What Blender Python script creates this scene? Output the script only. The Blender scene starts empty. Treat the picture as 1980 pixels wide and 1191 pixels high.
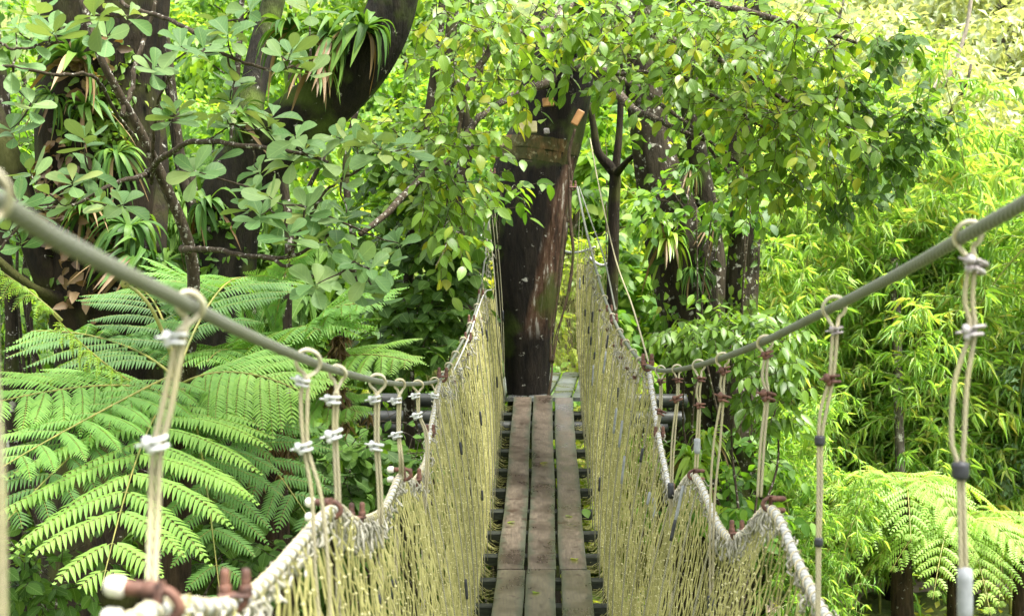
import bpy, math, random
import numpy as np
from mathutils import Vector
R = math.radians
random.seed(7); rs = np.random.RandomState(7)
scene = bpy.context.scene
COL = scene.collection

# ------------------------------------------------------------------ camera, sky, sun, exposure
CZ = 4.0                       # camera height above the forest floor
F = 2750.0                     # focal length in photo pixels (photo 1980 wide)
cam_d = bpy.data.cameras.new('camera'); cam = bpy.data.objects.new('camera', cam_d); COL.objects.link(cam)
cam.location = (0, 0, CZ); cam.rotation_euler = (R(90), 0, 0)
cam_d.sensor_width = 36; cam_d.lens = 50; cam_d.clip_start = .05; cam_d.clip_end = 600
cam_d.dof.use_dof = True; cam_d.dof.focus_distance = 8.6; cam_d.dof.aperture_fstop = 6.3
scene.camera = cam
SUN_EL, SUN_AZ = 66, 125       # veiled sun, high, from behind the camera to the right
w = bpy.data.worlds.new('World'); scene.world = w; w.use_nodes = True
nt = w.node_tree; bg = nt.nodes['Background']
sky = nt.nodes.new('ShaderNodeTexSky'); sky.sky_type = 'NISHITA'; sky.sun_disc = False
sky.sun_elevation = R(SUN_EL); sky.sun_rotation = R(SUN_AZ); sky.air_density = 1.4; sky.dust_density = 4.0
hs = nt.nodes.new('ShaderNodeHueSaturation'); hs.inputs['Saturation'].default_value = .10
nt.links.new(sky.outputs[0], hs.inputs['Color']); nt.links.new(hs.outputs[0], bg.inputs[0]); bg.inputs[1].default_value = .15
sd = bpy.data.lights.new('sun', 'SUN'); sd.energy = 3.2; sd.angle = R(14); sd.color = (1, .96, .87)
so = bpy.data.objects.new('sun', sd); COL.objects.link(so)
az = R(SUN_AZ); el = R(SUN_EL)
sdir = Vector((math.sin(az)*math.cos(el), math.cos(az)*math.cos(el), math.sin(el)))
so.rotation_euler = sdir.to_track_quat('Z', 'Y').to_euler()
scene.view_settings.view_transform = 'Standard'; scene.view_settings.look = 'None'
scene.view_settings.exposure = 2.05; scene.view_settings.gamma = 1.0
scene.render.engine = 'CYCLES'
try:
    scene.cycles.max_bounces = 10; scene.cycles.diffuse_bounces = 7; scene.cycles.transmission_bounces = 4
    scene.cycles.glossy_bounces = 2; scene.cycles.use_denoising = True
except Exception: pass

# ------------------------------------------------------------------ helpers
def W(px, py, d):
    return np.array([(px-990.0)/F*d, d, CZ-(py-595.5)/F*d])
def nrm(a):
    a = np.asarray(a, float); n = np.linalg.norm(a, axis=-1, keepdims=True); return a/np.maximum(n, 1e-9)
UP = np.array([0, 0, 1.0])

def tag(o, label=None, cat=None, group=None, kind=None):
    if label: o['label'] = label
    if cat: o['category'] = cat
    if group: o['group'] = group
    if kind: o['kind'] = kind
    return o
def empty(name, loc, label, cat, group=None):
    o = bpy.data.objects.new(name, None); COL.objects.link(o); o.location = tuple(loc); o.empty_display_size = .1
    return tag(o, label, cat, group)
def copy_tree(o, loc=None, rz=None, sc=None, label=None, parent=None, group=None):
    c = o.copy(); COL.objects.link(c)
    if parent is not None: c.parent = parent
    else:
        if loc is not None: c.location = tuple(loc)
        if rz is not None: c.rotation_euler = rz if hasattr(rz, '__len__') else (0, 0, rz)
        if sc is not None: c.scale = (sc, sc, sc) if not hasattr(sc, '__len__') else sc
    if label: c['label'] = label
    if group: c['group'] = group
    for ch in [k for k in o.children]: copy_tree(ch, parent=c)
    return c

class MB:
    """collects geometry for ONE mesh object"""
    def __init__(s): s.v = []; s.q = []; s.t = []; s.a = []; s.n = 0
    def add(s, v, quads=None, tris=None, att=None):
        v = np.asarray(v, float).reshape(-1, 3); k = len(v)
        if quads is not None and len(quads): s.q.append(np.asarray(quads, int).reshape(-1, 4)+s.n)
        if tris is not None and len(tris): s.t.append(np.asarray(tris, int).reshape(-1, 3)+s.n)
        if att is None: att = np.zeros((k, 4))
        s.v.append(v); s.a.append(np.asarray(att, float)); s.n += k
    def build(s, name, mat, parent=None, smooth=True, origin=None):
        V = np.concatenate(s.v) if s.v else np.zeros((0, 3)); A = np.concatenate(s.a) if s.a else np.zeros((0, 4))
        if origin is not None: V = V-np.asarray(origin)
        q = np.concatenate(s.q) if s.q else np.zeros((0, 4), int); t = np.concatenate(s.t) if s.t else np.zeros((0, 3), int)
        me = bpy.data.meshes.new(name)
        me.vertices.add(len(V)); me.vertices.foreach_set('co', V.ravel())
        loops = np.concatenate([q.ravel(), t.ravel()]); me.loops.add(len(loops)); me.loops.foreach_set('vertex_index', loops)
        ls = np.concatenate([np.arange(len(q))*4, len(q)*4+np.arange(len(t))*3])
        me.polygons.add(len(ls)); me.polygons.foreach_set('loop_start', ls)
        me.update(calc_edges=True)
        at = me.attributes.new('tv', 'FLOAT_COLOR', 'POINT'); at.data.foreach_set('color', A.ravel())
        me.polygons.foreach_set('use_smooth', np.full(len(ls), bool(smooth)))
        me.materials.append(mat)
        o = bpy.data.objects.new(name, me); COL.objects.link(o)
        if parent is not None: o.parent = parent
        if origin is not None and parent is None: o.location = tuple(origin)
        return o

def smooth_path(P, n):
    """Catmull-Rom through rows of P (any columns), n samples"""
    P = np.asarray(P, float)
    if len(P) == 2: t = np.linspace(0, 1, n)[:, None]; return P[0]*(1-t)+P[1]*t
    Q = np.vstack([2*P[0]-P[1], P, 2*P[-1]-P[-2]])
    seg = np.linalg.norm(np.diff(P[:, :3], axis=0), axis=1); cum = np.concatenate([[0], np.cumsum(seg)])
    ts = np.linspace(0, cum[-1], n); out = []
    for t in ts:
        i = min(max(np.searchsorted(cum, t, 'right')-1, 0), len(P)-2)
        u = (t-cum[i])/max(seg[i], 1e-9)
        a, b, c, d = Q[i], Q[i+1], Q[i+2], Q[i+3]
        out.append(.5*((2*b)+(-a+c)*u+(2*a-5*b+4*c-d)*u*u+(-a+3*b-3*c+d)*u**3))
    return np.array(out)
def frames(P):
    T = nrm(np.gradient(P, axis=0)); ref = np.array([1.0, 0, 0]) if abs(T[0][0]) < .8 else np.array([0, 1.0, 0])
    N = np.zeros_like(P); n = ref-T[0]*ref.dot(T[0]); N[0] = nrm(n)
    for i in range(1, len(P)):
        n = N[i-1]-T[i]*N[i-1].dot(T[i]); N[i] = nrm(n)
    return T, N, np.cross(T, N)
def tube(mb, P, r, sides=6, caps=True, lump=0, seed=0, closed=False, flat=None):
    P = np.asarray(P, float); n = len(P); r = np.broadcast_to(np.asarray(r, float), (n,))
    T, N, B = frames(P)
    a = np.arange(sides)/sides*2*math.pi
    s = np.concatenate([[0], np.cumsum(np.linalg.norm(np.diff(P, axis=0), axis=1))])
    rad = np.repeat(r[:, None], sides, 1)
    if lump:
        g = np.random.RandomState(seed); f = np.zeros((n, sides)); rm = max(r.mean(), .01)
        for k in (1, 2, 3, 4, 6, 9, 13):
            f += np.sin(k*a[None, :]+g.rand()*6.28+s[:, None]/rm*g.uniform(-.5, .5)*k**.5*.5)*g.uniform(.4, 1)/k**.7
        rad = rad*(1+lump*f)
    sb = 1.0 if flat is None else flat
    V = P[:, None, :]+rad[..., None]*(np.cos(a)[None, :, None]*N[:, None, :]+sb*np.sin(a)[None, :, None]*B[:, None, :])
    i = np.arange(n-1)[:, None]; j = np.arange(sides)[None, :]; j2 = (j+1) % sides
    Q = np.stack([i*sides+j, i*sides+j2, (i+1)*sides+j2, (i+1)*sides+j], -1).reshape(-1, 4)
    att = np.zeros((n, sides, 4)); att[..., 0] = s[:, None]; att[..., 1] = (a/6.2832)[None, :]; att[..., 3] = 1
    V = V.reshape(-1, 3); att = att.reshape(-1, 4); tr = None
    if caps:
        V = np.vstack([V, P[0]-T[0]*r[0]*.3, P[-1]+T[-1]*r[-1]*.3]); att = np.vstack([att, att[:1], att[-1:]])
        jj = np.arange(sides); k = (jj+1) % sides
        tr = np.vstack([np.stack([np.full(sides, n*sides), k, jj], 1), np.stack([np.full(sides, n*sides+1), (n-1)*sides+jj, (n-1)*sides+k], 1)])
    mb.add(V, Q, tr, att)
def rope(mb, P, r, n=40, sides=8): tube(mb, smooth_path(P, n)[:, :3], r, sides)
def box(mb, c, sx, sy, sz, ax=None, bev=0.0, att=None):
    """bevelled box: c centre, full sizes, ax = (X,Y,Z) axes"""
    X, Y, Z = (np.eye(3) if ax is None else [np.asarray(k, float) for k in ax])
    c = np.asarray(c, float); hx, hy, hz = sx/2, sy/2, sz/2
    b = min(bev, hx*.9, hy*.9, hz*.9)
    if b <= 0: b = min(hx, hy, hz)*.04
    V = []; idx = {}
    for sxn in (-1, 1):
        for syn in (-1, 1):
            for szn in (-1, 1):
                for k in range(3):
                    p = [sxn*(hx-(b if k != 0 else 0)), syn*(hy-(b if k != 1 else 0)), szn*(hz-(b if k != 2 else 0))]
                    idx[(sxn, syn, szn, k)] = len(V); V.append(c+X*p[0]+Y*p[1]+Z*p[2])
    q = []; t = []
    for s in (-1, 1):
        q.append([idx[(s, -1, -1, 0)], idx[(s, 1, -1, 0)], idx[(s, 1, 1, 0)], idx[(s, -1, 1, 0)]][::s])
        q.append([idx[(-1, s, -1, 1)], idx[(1, s, -1, 1)], idx[(1, s, 1, 1)], idx[(-1, s, 1, 1)]][::-s])
        q.append([idx[(-1, -1, s, 2)], idx[(1, -1, s, 2)], idx[(1, 1, s, 2)], idx[(-1, 1, s, 2)]][::s])
    for a in (-1, 1):
        for b_ in (-1, 1):
            q.append([idx[(-1, a, b_, 1)], idx[(1, a, b_, 1)], idx[(1, a, b_, 2)], idx[(-1, a, b_, 2)]])
            q.append([idx[(a, -1, b_, 0)], idx[(a, 1, b_, 0)], idx[(a, 1, b_, 2)], idx[(a, -1, b_, 2)]])
            q.append([idx[(a, b_, -1, 0)], idx[(a, b_, 1, 0)], idx[(a, b_, 1, 1)], idx[(a, b_, -1, 1)]])
    for a in (-1, 1):
        for b_ in (-1, 1):
            for c_ in (-1, 1): t.append([idx[(a, b_, c_, k)] for k in range(3)])
    A = np.zeros((24, 4)); A[:] = (att if att is not None else 0)
    mb.add(V, q, t, A)

# ------------------------------------------------------------------ leaf templates (u along, v across, w up) and scatter
def tmpl(us, ws, fold=.15, droop=.18, wave=0):
    """us: stations, ws: half widths (of leaf width), first/last station points"""
    V = []; q = []; t = []; n = len(us)
    mid = []; L = []; Rr = []
    for u, h in zip(us, ws):
        w0 = -droop*u*u
        mid.append(len(V)); V.append((u, 0, w0))
        if h > 0:
            L.append(len(V)); V.append((u, h, w0+fold*h)); Rr.append(len(V)); V.append((u, -h, w0+fold*h))
        else: L.append(None); Rr.append(None)
    for i in range(n-1):
        for S, fl in ((L, 0), (Rr, 1)):
            if S[i] is None: f = [mid[i], mid[i+1], S[i+1]]
            elif S[i+1] is None: f = [mid[i], mid[i+1], S[i]]
            else: f = [mid[i], mid[i+1], S[i+1], S[i]]
            if fl: f = f[::-1]
            (q if len(f) == 4 else t).append(f)
    return np.array(V, float), np.array(q, int).reshape(-1, 4), np.array(t, int).reshape(-1, 3)
OVATE = tmpl([0, .1, .3, .55, .8, 1], [0, .24, .45, .47, .27, 0], .09, .2)
OBOV = tmpl([0, .22, .45, .68, .87, .97, 1], [0, .17, .37, .5, .44, .22, 0], .08, .13)
LANCE = tmpl([0, .3, 1], [0, .5, 0], .3, .15)
LOWL = tmpl([0, .45, 1], [0, .5, 0], .25, .2)
MIDL = tmpl([0, .3, .72, 1], [0, .48, .36, 0], .22, .25)
OBOV2 = tmpl([0, .22, .45, .68, .87, .97, 1], [0, .15, .34, .5, .46, .24, 0], .3, .32)
OBOV3 = tmpl([0, .22, .45, .68, .87, .97, 1], [0, .2, .42, .5, .38, .18, 0], .02, -.12)
PINN = tmpl([0, .05, .4, .75, 1], [0, .5, .4, .21, 0], .12, .2)
def scatter(mb, P, D, N, L, Wd, T, var=None, cup=None):
    P = np.asarray(P, float); n = len(P)
    if n == 0: return
    D = nrm(D); N = np.asarray(N, float); N = nrm(N-D*(N*D).sum(-1, keepdims=True)); S = np.cross(N, D)
    L = np.broadcast_to(L, (n,)); Wd = np.broadcast_to(Wd, (n,))
    if var is None: var = rs.rand(n)
    tv, tq, tt = T; m = len(tv)
    V = P[:, None]+D[:, None]*(tv[None, :, 0:1]*L[:, None, None])+S[:, None]*(tv[None, :, 1:2]*Wd[:, None, None])+N[:, None]*(tv[None, :, 2:3]*L[:, None, None])
    off = (np.arange(n)*m)[:, None, None]
    att = np.zeros((n, m, 4)); att[..., 0] = var[:, None]; att[..., 1] = tv[None, :, 0]; att[..., 2] = tv[None, :, 1]+.5; att[..., 3] = 1
    mb.add(V.reshape(-1, 3), (tq[None]+off).reshape(-1, 4) if len(tq) else None, (tt[None]+off).reshape(-1, 3) if len(tt) else None, att.reshape(-1, 4))

# ------------------------------------------------------------------ materials
def new_mat(name):
    m = bpy.data.materials.new(name); m.use_nodes = True
    n = m.node_tree; n.nodes.clear(); out = n.nodes.new('ShaderNodeOutputMaterial'); return m, n, out
def nd(n, typ, **kw):
    x = n.nodes.new(typ)
    for k, v in kw.items():
        if k in x.inputs.keys(): x.inputs[k].default_value = v
        else: setattr(x, k, v)
    return x
def ramp(n, stops):
    r = n.nodes.new('ShaderNodeValToRGB'); e = r.color_ramp.elements
    while len(e) < len(stops): e.new(.5)
    for k, (p, c) in enumerate(stops):
        e[k].position = p; e[k].color = (*c, 1) if len(c) == 3 else c
    return r
def math_n(n, op, a, b=None, c=None):
    x = n.nodes.new('ShaderNodeMath'); x.operation = op
    for i, v in enumerate((a, b, c)):
        if v is None: continue
        if isinstance(v, (int, float)): x.inputs[i].default_value = v
        else: n.links.new(v, x.inputs[i])
    return x.outputs[0]
def mixc(n, fac, a, b, mode='MIX'):
    x = n.nodes.new('ShaderNodeMix'); x.data_type = 'RGBA'; x.blend_type = mode
    for s, v in ((x.inputs[0], fac), (x.inputs[6], a), (x.inputs[7], b)):
        if isinstance(v, (int, float)): s.default_value = v
        elif isinstance(v, tuple): s.default_value = (*v, 1)
        else: n.links.new(v, s)
    return x.outputs[2]
def leaf_mat(name, stops, trans=.4, rough=.42, vein=.25, spec=.5, under=None):
    m, n, out = new_mat(name); l = n.links
    at = nd(n, 'ShaderNodeAttribute', attribute_name='tv'); sp = nd(n, 'ShaderNodeSeparateColor'); l.new(at.outputs['Color'], sp.inputs[0])
    oi = nd(n, 'ShaderNodeObjectInfo')
    geo = nd(n, 'ShaderNodeNewGeometry')
    tc = nd(n, 'ShaderNodeTexCoord')
    no = nd(n, 'ShaderNodeTexNoise', Scale=1.6); no.inputs['Detail'].default_value = 2; l.new(tc.outputs['Object'], no.inputs['Vector'])
    v = math_n(n, 'MULTIPLY_ADD', no.outputs[0], .5, -.25)
    v = math_n(n, 'ADD', sp.outputs[0], v)
    v = math_n(n, 'MULTIPLY_ADD', oi.outputs['Random'], .16, v); v = math_n(n, 'SUBTRACT', v, .08)
    r = ramp(n, stops); l.new(v, r.inputs[0]); col = r.outputs[0]
    # midrib and side veins
    mid = math_n(n, 'ABSOLUTE', math_n(n, 'SUBTRACT', sp.outputs[2], .5))
    rib = math_n(n, 'LESS_THAN', mid, .025)
    side = math_n(n, 'SINE', math_n(n, 'MULTIPLY', math_n(n, 'SUBTRACT', sp.outputs[1], math_n(n, 'MULTIPLY', mid, .6)), 46))
    side = math_n(n, 'MULTIPLY', math_n(n, 'GREATER_THAN', side, .8), .4)
    vf = math_n(n, 'MULTIPLY', math_n(n, 'MAXIMUM', rib, side), vein)
    col = mixc(n, vf, col, (.35, .5, .18))
    # blotches
    n2 = nd(n, 'ShaderNodeTexNoise', Scale=35); l.new(tc.outputs['Object'], n2.inputs['Vector'])
    col = mixc(n, math_n(n, 'MULTIPLY', n2.outputs[0], .35), col, mixc(n, .5, col, (.02, .04, .01)))
    if under is not None: col = mixc(n, math_n(n, 'MULTIPLY', geo.outputs['Backfacing'], .6), col, under)
    p = nd(n, 'ShaderNodeBsdfPrincipled', Roughness=rough); l.new(col, p.inputs['Base Color']); p.inputs['Specular IOR Level'].default_value = spec
    tr = nd(n, 'ShaderNodeBsdfTranslucent')
    tcx = mixc(n, 1.0, col, (1.35, 1.25, .45), 'MULTIPLY'); l.new(tcx, tr.inputs[0])
    bm = nd(n, 'ShaderNodeBump', Strength=.25, Distance=.003); l.new(vf, bm.inputs['Height']); l.new(bm.outputs[0], p.inputs['Normal'])
    mx = nd(n, 'ShaderNodeMixShader'); mx.inputs[0].default_value = trans
    l.new(p.outputs[0], mx.inputs[1]); l.new(tr.outputs[0], mx.inputs[2]); l.new(mx.outputs[0], out.inputs[0])
    return m
def bark_mat(name, base, light, lichen=.2, moss=0.0, lcol=(.45, .44, .38), rough=.8, scale=1.0, red=None, side=None, mossc=(.06, .09, .012)):
    m, n, out = new_mat(name); l = n.links
    tc = nd(n, 'ShaderNodeTexCoord'); mp = nd(n, 'ShaderNodeMapping'); mp.inputs['Scale'].default_value = (scale, scale, scale*.22)
    l.new(tc.outputs['Object'], mp.inputs[0])
    a = nd(n, 'ShaderNodeTexNoise', Scale=14.0, Detail=8.0, Roughness=.65); l.new(mp.outputs[0], a.inputs['Vector'])
    r = ramp(n, [(.3, base), (.72, light)]); l.new(a.outputs[0], r.inputs[0]); col = r.outputs[0]
    if red is not None:
        b = nd(n, 'ShaderNodeTexNoise', Scale=3.0, Detail=5.0); l.new(mp.outputs[0], b.inputs['Vector'])
        f = b.outputs[0]
        sx = nd(n, 'ShaderNodeSeparateXYZ'); l.new(tc.outputs['Object'], sx.inputs[0])
        # exposed streak on one flank: a band that leans with the trunk (object space)
        q = math_n(n, 'SUBTRACT', sx.outputs[0], math_n(n, 'MULTIPLY_ADD', sx.outputs[2], side[0], side[1]))
        q = math_n(n, 'MULTIPLY_ADD', f, .35, q); k = ramp(n, [(.28, (0, 0, 0)), (.36, (1, 1, 1))]); l.new(q, k.inputs[0])
        zz = ramp(n, [(.0, (0, 0, 0)), (.12, (1, 1, 1)), (.88, (1, 1, 1)), (1, (0, 0, 0))]); l.new(math_n(n, 'DIVIDE', math_n(n, 'SUBTRACT', sx.outputs[2], side[2]), side[3]), zz.inputs[0])
        fac = math_n(n, 'MULTIPLY', k.outputs[0], zz.outputs[0])
        c = nd(n, 'ShaderNodeTexNoise', Scale=9.0, Detail=7.0, Roughness=.7); l.new(mp.outputs[0], c.inputs['Vector'])
        rr = ramp(n, [(.4, (.02, .011, .007)), (.5, (.06, .03, .017)), (.58, (.12, .075, .05)), (.63, (.42, .39, .35))]); l.new(c.outputs[0], rr.inputs[0])
        col = mixc(n, fac, col, rr.outputs[0])
    if lichen > 0:
        v = nd(n, 'ShaderNodeTexNoise', Scale=11.0*scale, Detail=6.0, Roughness=.7); l.new(tc.outputs['Object'], v.inputs['Vector'])
        k = ramp(n, [(.68-lichen*.35, (0, 0, 0)), (.72-lichen*.35, (1, 1, 1))]); l.new(v.outputs[0], k.inputs[0])
        col = mixc(n, math_n(n, 'MULTIPLY', k.outputs[0], .8), col, lcol)
    if moss > 0:
        v = nd(n, 'ShaderNodeTexNoise', Scale=2.2*scale, Detail=5.0); l.new(tc.outputs['Object'], v.inputs['Vector'])
        k = ramp(n, [(.66-moss*.4, (0, 0, 0)), (.78-moss*.4, (1, 1, 1))]); l.new(v.outputs[0], k.inputs[0])
        col = mixc(n, math_n(n, 'MULTIPLY', k.outputs[0], .75), col, mossc)
    p = nd(n, 'ShaderNodeBsdfPrincipled', Roughness=rough); l.new(col, p.inputs['Base Color']); p.inputs['Specular IOR Level'].default_value = .15
    bm = nd(n, 'ShaderNodeBump', Strength=1.0, Distance=.05/scale); l.new(a.outputs[0], bm.inputs['Height']); l.new(bm.outputs[0], p.inputs['Normal'])
    l.new(p.outputs[0], out.inputs[0]); return m
def rope_mat(name, c1, c2, k=500, tw=3, rough=.7, dirt=(.2, .2, .1), bump=.4, metal=0, dirtf=.5):
    m, n, out = new_mat(name); l = n.links
    at = nd(n, 'ShaderNodeAttribute', attribute_name='tv'); sp = nd(n, 'ShaderNodeSeparateColor'); l.new(at.outputs['Color'], sp.inputs[0])
    s = math_n(n, 'SINE', math_n(n, 'ADD', math_n(n, 'MULTIPLY', sp.outputs[0], k), math_n(n, 'MULTIPLY', sp.outputs[1], 6.28318*tw)))
    h = math_n(n, 'MULTIPLY_ADD', s, .5, .5)
    r = ramp(n, [(0, c1), (.5, c2)]); l.new(h, r.inputs[0])
    tc = nd(n, 'ShaderNodeTexCoord'); no = nd(n, 'ShaderNodeTexNoise', Scale=9.0, Detail=6.0); l.new(tc.outputs['Object'], no.inputs['Vector'])
    kf = ramp(n, [(.42, (0, 0, 0)), (.68, (1, 1, 1))]); l.new(no.outputs[0], kf.inputs[0])
    col = mixc(n, math_n(n, 'MULTIPLY', kf.outputs[0], dirtf), r.outputs[0], dirt)
    p = nd(n, 'ShaderNodeBsdfPrincipled', Roughness=rough, Metallic=metal); l.new(col, p.inputs['Base Color'])
    bm = nd(n, 'ShaderNodeBump', Strength=bump, Distance=.004); l.new(h, bm.inputs['Height']); l.new(bm.outputs[0], p.inputs['Normal'])
    l.new(p.outputs[0], out.inputs[0]); return m
def plain_mat(name, c1, c2, scale=20, rough=.6, metal=0, bump=.3, sc=(1, 1, 1), spec=.5, mid=(.35, .65)):
    m, n, out = new_mat(name); l = n.links
    tc = nd(n, 'ShaderNodeTexCoord'); mp = nd(n, 'ShaderNodeMapping'); mp.inputs['Scale'].default_value = sc; l.new(tc.outputs['Object'], mp.inputs[0])
    a = nd(n, 'ShaderNodeTexNoise', Scale=float(scale), Detail=7.0, Roughness=.6); l.new(mp.outputs[0], a.inputs['Vector'])
    r = ramp(n, [(mid[0], c1), (mid[1], c2)]); l.new(a.outputs[0], r.inputs[0])
    p = nd(n, 'ShaderNodeBsdfPrincipled', Roughness=rough, Metallic=metal); l.new(r.outputs[0], p.inputs['Base Color']); p.inputs['Specular IOR Level'].default_value = spec
    bm = nd(n, 'ShaderNodeBump', Strength=bump, Distance=.004); l.new(a.outputs[0], bm.inputs['Height']); l.new(bm.outputs[0], p.inputs['Normal'])
    l.new(p.outputs[0], out.inputs[0]); return m
def plank_mat(name, cols, wet=.5):
    m, n, out = new_mat(name); l = n.links
    tc = nd(n, 'ShaderNodeTexCoord'); at = nd(n, 'ShaderNodeAttribute', attribute_name='tv'); sp = nd(n, 'ShaderNodeSeparateColor'); l.new(at.outputs['Color'], sp.inputs[0])
    oi = nd(n, 'ShaderNodeObjectInfo'); cx = nd(n, 'ShaderNodeCombineXYZ'); [l.new(math_n(n, 'MULTIPLY', sp.outputs[2], k_), cx.inputs[i_]) for i_, k_ in enumerate((37.0, 53.0, 29.0))]
    va = nd(n, 'ShaderNodeVectorMath', operation='ADD'); l.new(tc.outputs['Object'], va.inputs[0]); l.new(cx.outputs[0], va.inputs[1])
    mp = nd(n, 'ShaderNodeMapping'); mp.inputs['Scale'].default_value = (30, 1.1, 30); l.new(va.outputs[0], mp.inputs[0])
    a = nd(n, 'ShaderNodeTexNoise', Scale=2.6, Detail=9.0, Roughness=.7); l.new(mp.outputs[0], a.inputs['Vector'])
    r = ramp(n, [(.3, cols[0]), (.5, cols[1]), (.72, cols[2])]); l.new(a.outputs[0], r.inputs[0]); col = r.outputs[0]
    b = nd(n, 'ShaderNodeTexNoise', Scale=1.7, Detail=5.0, Roughness=.6); l.new(va.outputs[0], b.inputs['Vector'])
    wr = ramp(n, [(.42, (0, 0, 0)), (.6, (1, 1, 1))]); l.new(b.outputs[0], wr.inputs[0])
    col = mixc(n, math_n(n, 'MULTIPLY', wr.outputs[0], wet), col, mixc(n, .85, col, (.02, .013, .01)))
    # algae along the long edges (attribute y = 0..1 across the board)
    e = math_n(n, 'ABSOLUTE', math_n(n, 'SUBTRACT', sp.outputs[1], .5)); c = nd(n, 'ShaderNodeTexNoise', Scale=5.0, Detail=6.0); l.new(va.outputs[0], c.inputs['Vector'])
    er = ramp(n, [(.58, (0, 0, 0)), (.78, (1, 1, 1))]); l.new(math_n(n, 'ADD', e, math_n(n, 'MULTIPLY', c.outputs[0], .6)), er.inputs[0])
    col = mixc(n, math_n(n, 'MULTIPLY', er.outputs[0], .75), col, (.035, .048, .028))
    # nail and knot spots
    vo = nd(n, 'ShaderNodeTexNoise', Scale=9.0, Detail=2.0); l.new(va.outputs[0], vo.inputs['Vector'])
    kn = ramp(n, [(.66, (0, 0, 0)), (.71, (1, 1, 1))]); l.new(vo.outputs[0], kn.inputs[0])
    col = mixc(n, math_n(n, 'MULTIPLY', kn.outputs[0], .75), col, (.03, .014, .008))
    # nail heads over every crossbeam, two per board
    yy = math_n(n, 'DIVIDE', math_n(n, 'SUBTRACT', sp.outputs[0], 14.3-.585*20), .585); fy = math_n(n, 'MULTIPLY', math_n(n, 'SUBTRACT', math_n(n, 'FRACT', math_n(n, 'ADD', yy, .5)), .5), .585)
    fx = math_n(n, 'MULTIPLY', math_n(n, 'SUBTRACT', math_n(n, 'ABSOLUTE', math_n(n, 'SUBTRACT', sp.outputs[1], .5)), .3), .19)
    rd = math_n(n, 'SQRT', math_n(n, 'ADD', math_n(n, 'MULTIPLY', fx, fx), math_n(n, 'MULTIPLY', fy, math_n(n, 'MULTIPLY', fy, .3))))
    col = mixc(n, math_n(n, 'MULTIPLY', math_n(n, 'LESS_THAN', rd, .007), .85), col, (.015, .01, .008))
    p = nd(n, 'ShaderNodeBsdfPrincipled'); l.new(col, p.inputs['Base Color'])
    rr = math_n(n, 'MULTIPLY_ADD', wr.outputs[0], -.24, .42); l.new(math_n(n, 'MULTIPLY_ADD', a.outputs[0], .15, rr), p.inputs['Roughness'])
    bm = nd(n, 'ShaderNodeBump', Strength=.12, Distance=.003); l.new(a.outputs[0], bm.inputs['Height']); l.new(bm.outputs[0], p.inputs['Normal'])
    l.new(p.outputs[0], out.inputs[0]); return m

M = {}
M['rosette'] = leaf_mat('rosette_leaf', [(.0, (.08, .18, .05)), (.45, (.13, .25, .085)), (.78, (.22, .33, .12)), (1, (.36, .4, .12))], .34, .5, .35, .3, under=(.2, .27, .14))
M['ovate'] = leaf_mat('ovate_leaf', [(.0, (.07, .15, .018)), (.4, (.13, .25, .03)), (.8, (.2, .34, .045)), (.97, (.38, .4, .04))], .5, .38, .3, .4)
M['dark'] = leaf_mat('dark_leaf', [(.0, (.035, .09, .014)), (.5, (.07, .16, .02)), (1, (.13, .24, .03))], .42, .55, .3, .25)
M['bright'] = leaf_mat('bright_leaf', [(.0, (.05, .14, .018)), (.4, (.12, .27, .03)), (.8, (.25, .41, .05)), (1, (.42, .5, .09))], .6, .5, .15)
M['yellow'] = leaf_mat('yellow_green_leaf', [(.0, (.15, .26, .03)), (.4, (.3, .42, .045)), (.8, (.46, .52, .08)), (1, (.6, .52, .08))], .6, .5, .1)
M['bamboo'] = leaf_mat('bamboo_leaf', [(.0, (.16, .34, .07)), (.45, (.28, .5, .11)), (.85, (.43, .6, .19)), (1, (.58, .58, .18))], .58, .45, .1)
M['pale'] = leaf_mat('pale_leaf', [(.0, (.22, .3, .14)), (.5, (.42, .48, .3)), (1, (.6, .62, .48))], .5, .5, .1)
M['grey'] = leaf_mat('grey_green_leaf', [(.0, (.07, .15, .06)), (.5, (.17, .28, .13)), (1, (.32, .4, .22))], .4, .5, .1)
M['fern'] = leaf_mat('fern_leaf', [(.0, (.055, .14, .04)), (.35, (.105, .25, .055)), (.7, (.2, .42, .075)), (1, (.33, .56, .1))], .42, .5, .3)
M['fern_light'] = leaf_mat('light_fern_leaf', [(.0, (.2, .36, .06)), (.5, (.3, .5, .1)), (1, (.42, .6, .13))], .5, .5, .2)
M['dead'] = leaf_mat('dead_leaf', [(.0, (.06, .03, .012)), (.5, (.16, .09, .035)), (1, (.3, .2, .1))], .3, .6, .1)
M['strap'] = leaf_mat('strap_leaf', [(.0, (.03, .085, .015)), (.5, (.06, .15, .025)), (1, (.14, .25, .04))], .4, .5, .2, .25)
M['strap_bright'] = leaf_mat('bright_strap_leaf', [(.0, (.12, .27, .03)), (.5, (.22, .38, .05)), (1, (.35, .48, .08))], .45, .35, .2)
M['bark_dark'] = bark_mat('dark_bark', (.003, .003, .002), (.024, .017, .008), .12, .42, mossc=(.04, .045, .008))
M['bark_limb'] = bark_mat('mossy_bark', (.003, .003, .002), (.018, .015, .008), .12, .38)
M['bark_hero'] = bark_mat('platform_tree_bark', (.002, .002, .002), (.022, .017, .012), .12, .36, red=(.1, .042, .02), side=(.27, -1.2, 3.5, 2.3), mossc=(.045, .065, .01))
M['bark_grey'] = bark_mat('grey_bark', (.03, .026, .02), (.15, .13, .1), .35, .1)
M['bark_mid'] = bark_mat('brown_bark', (.01, .008, .005), (.05, .04, .024), .26, .32)
M['bark_pale'] = bark_mat('pale_bark', (.16, .13, .1), (.4, .35, .28), .1, 0)
M['twig'] = bark_mat('twig_bark', (.016, .012, .008), (.085, .065, .042), .3, .05, scale=3)
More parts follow.
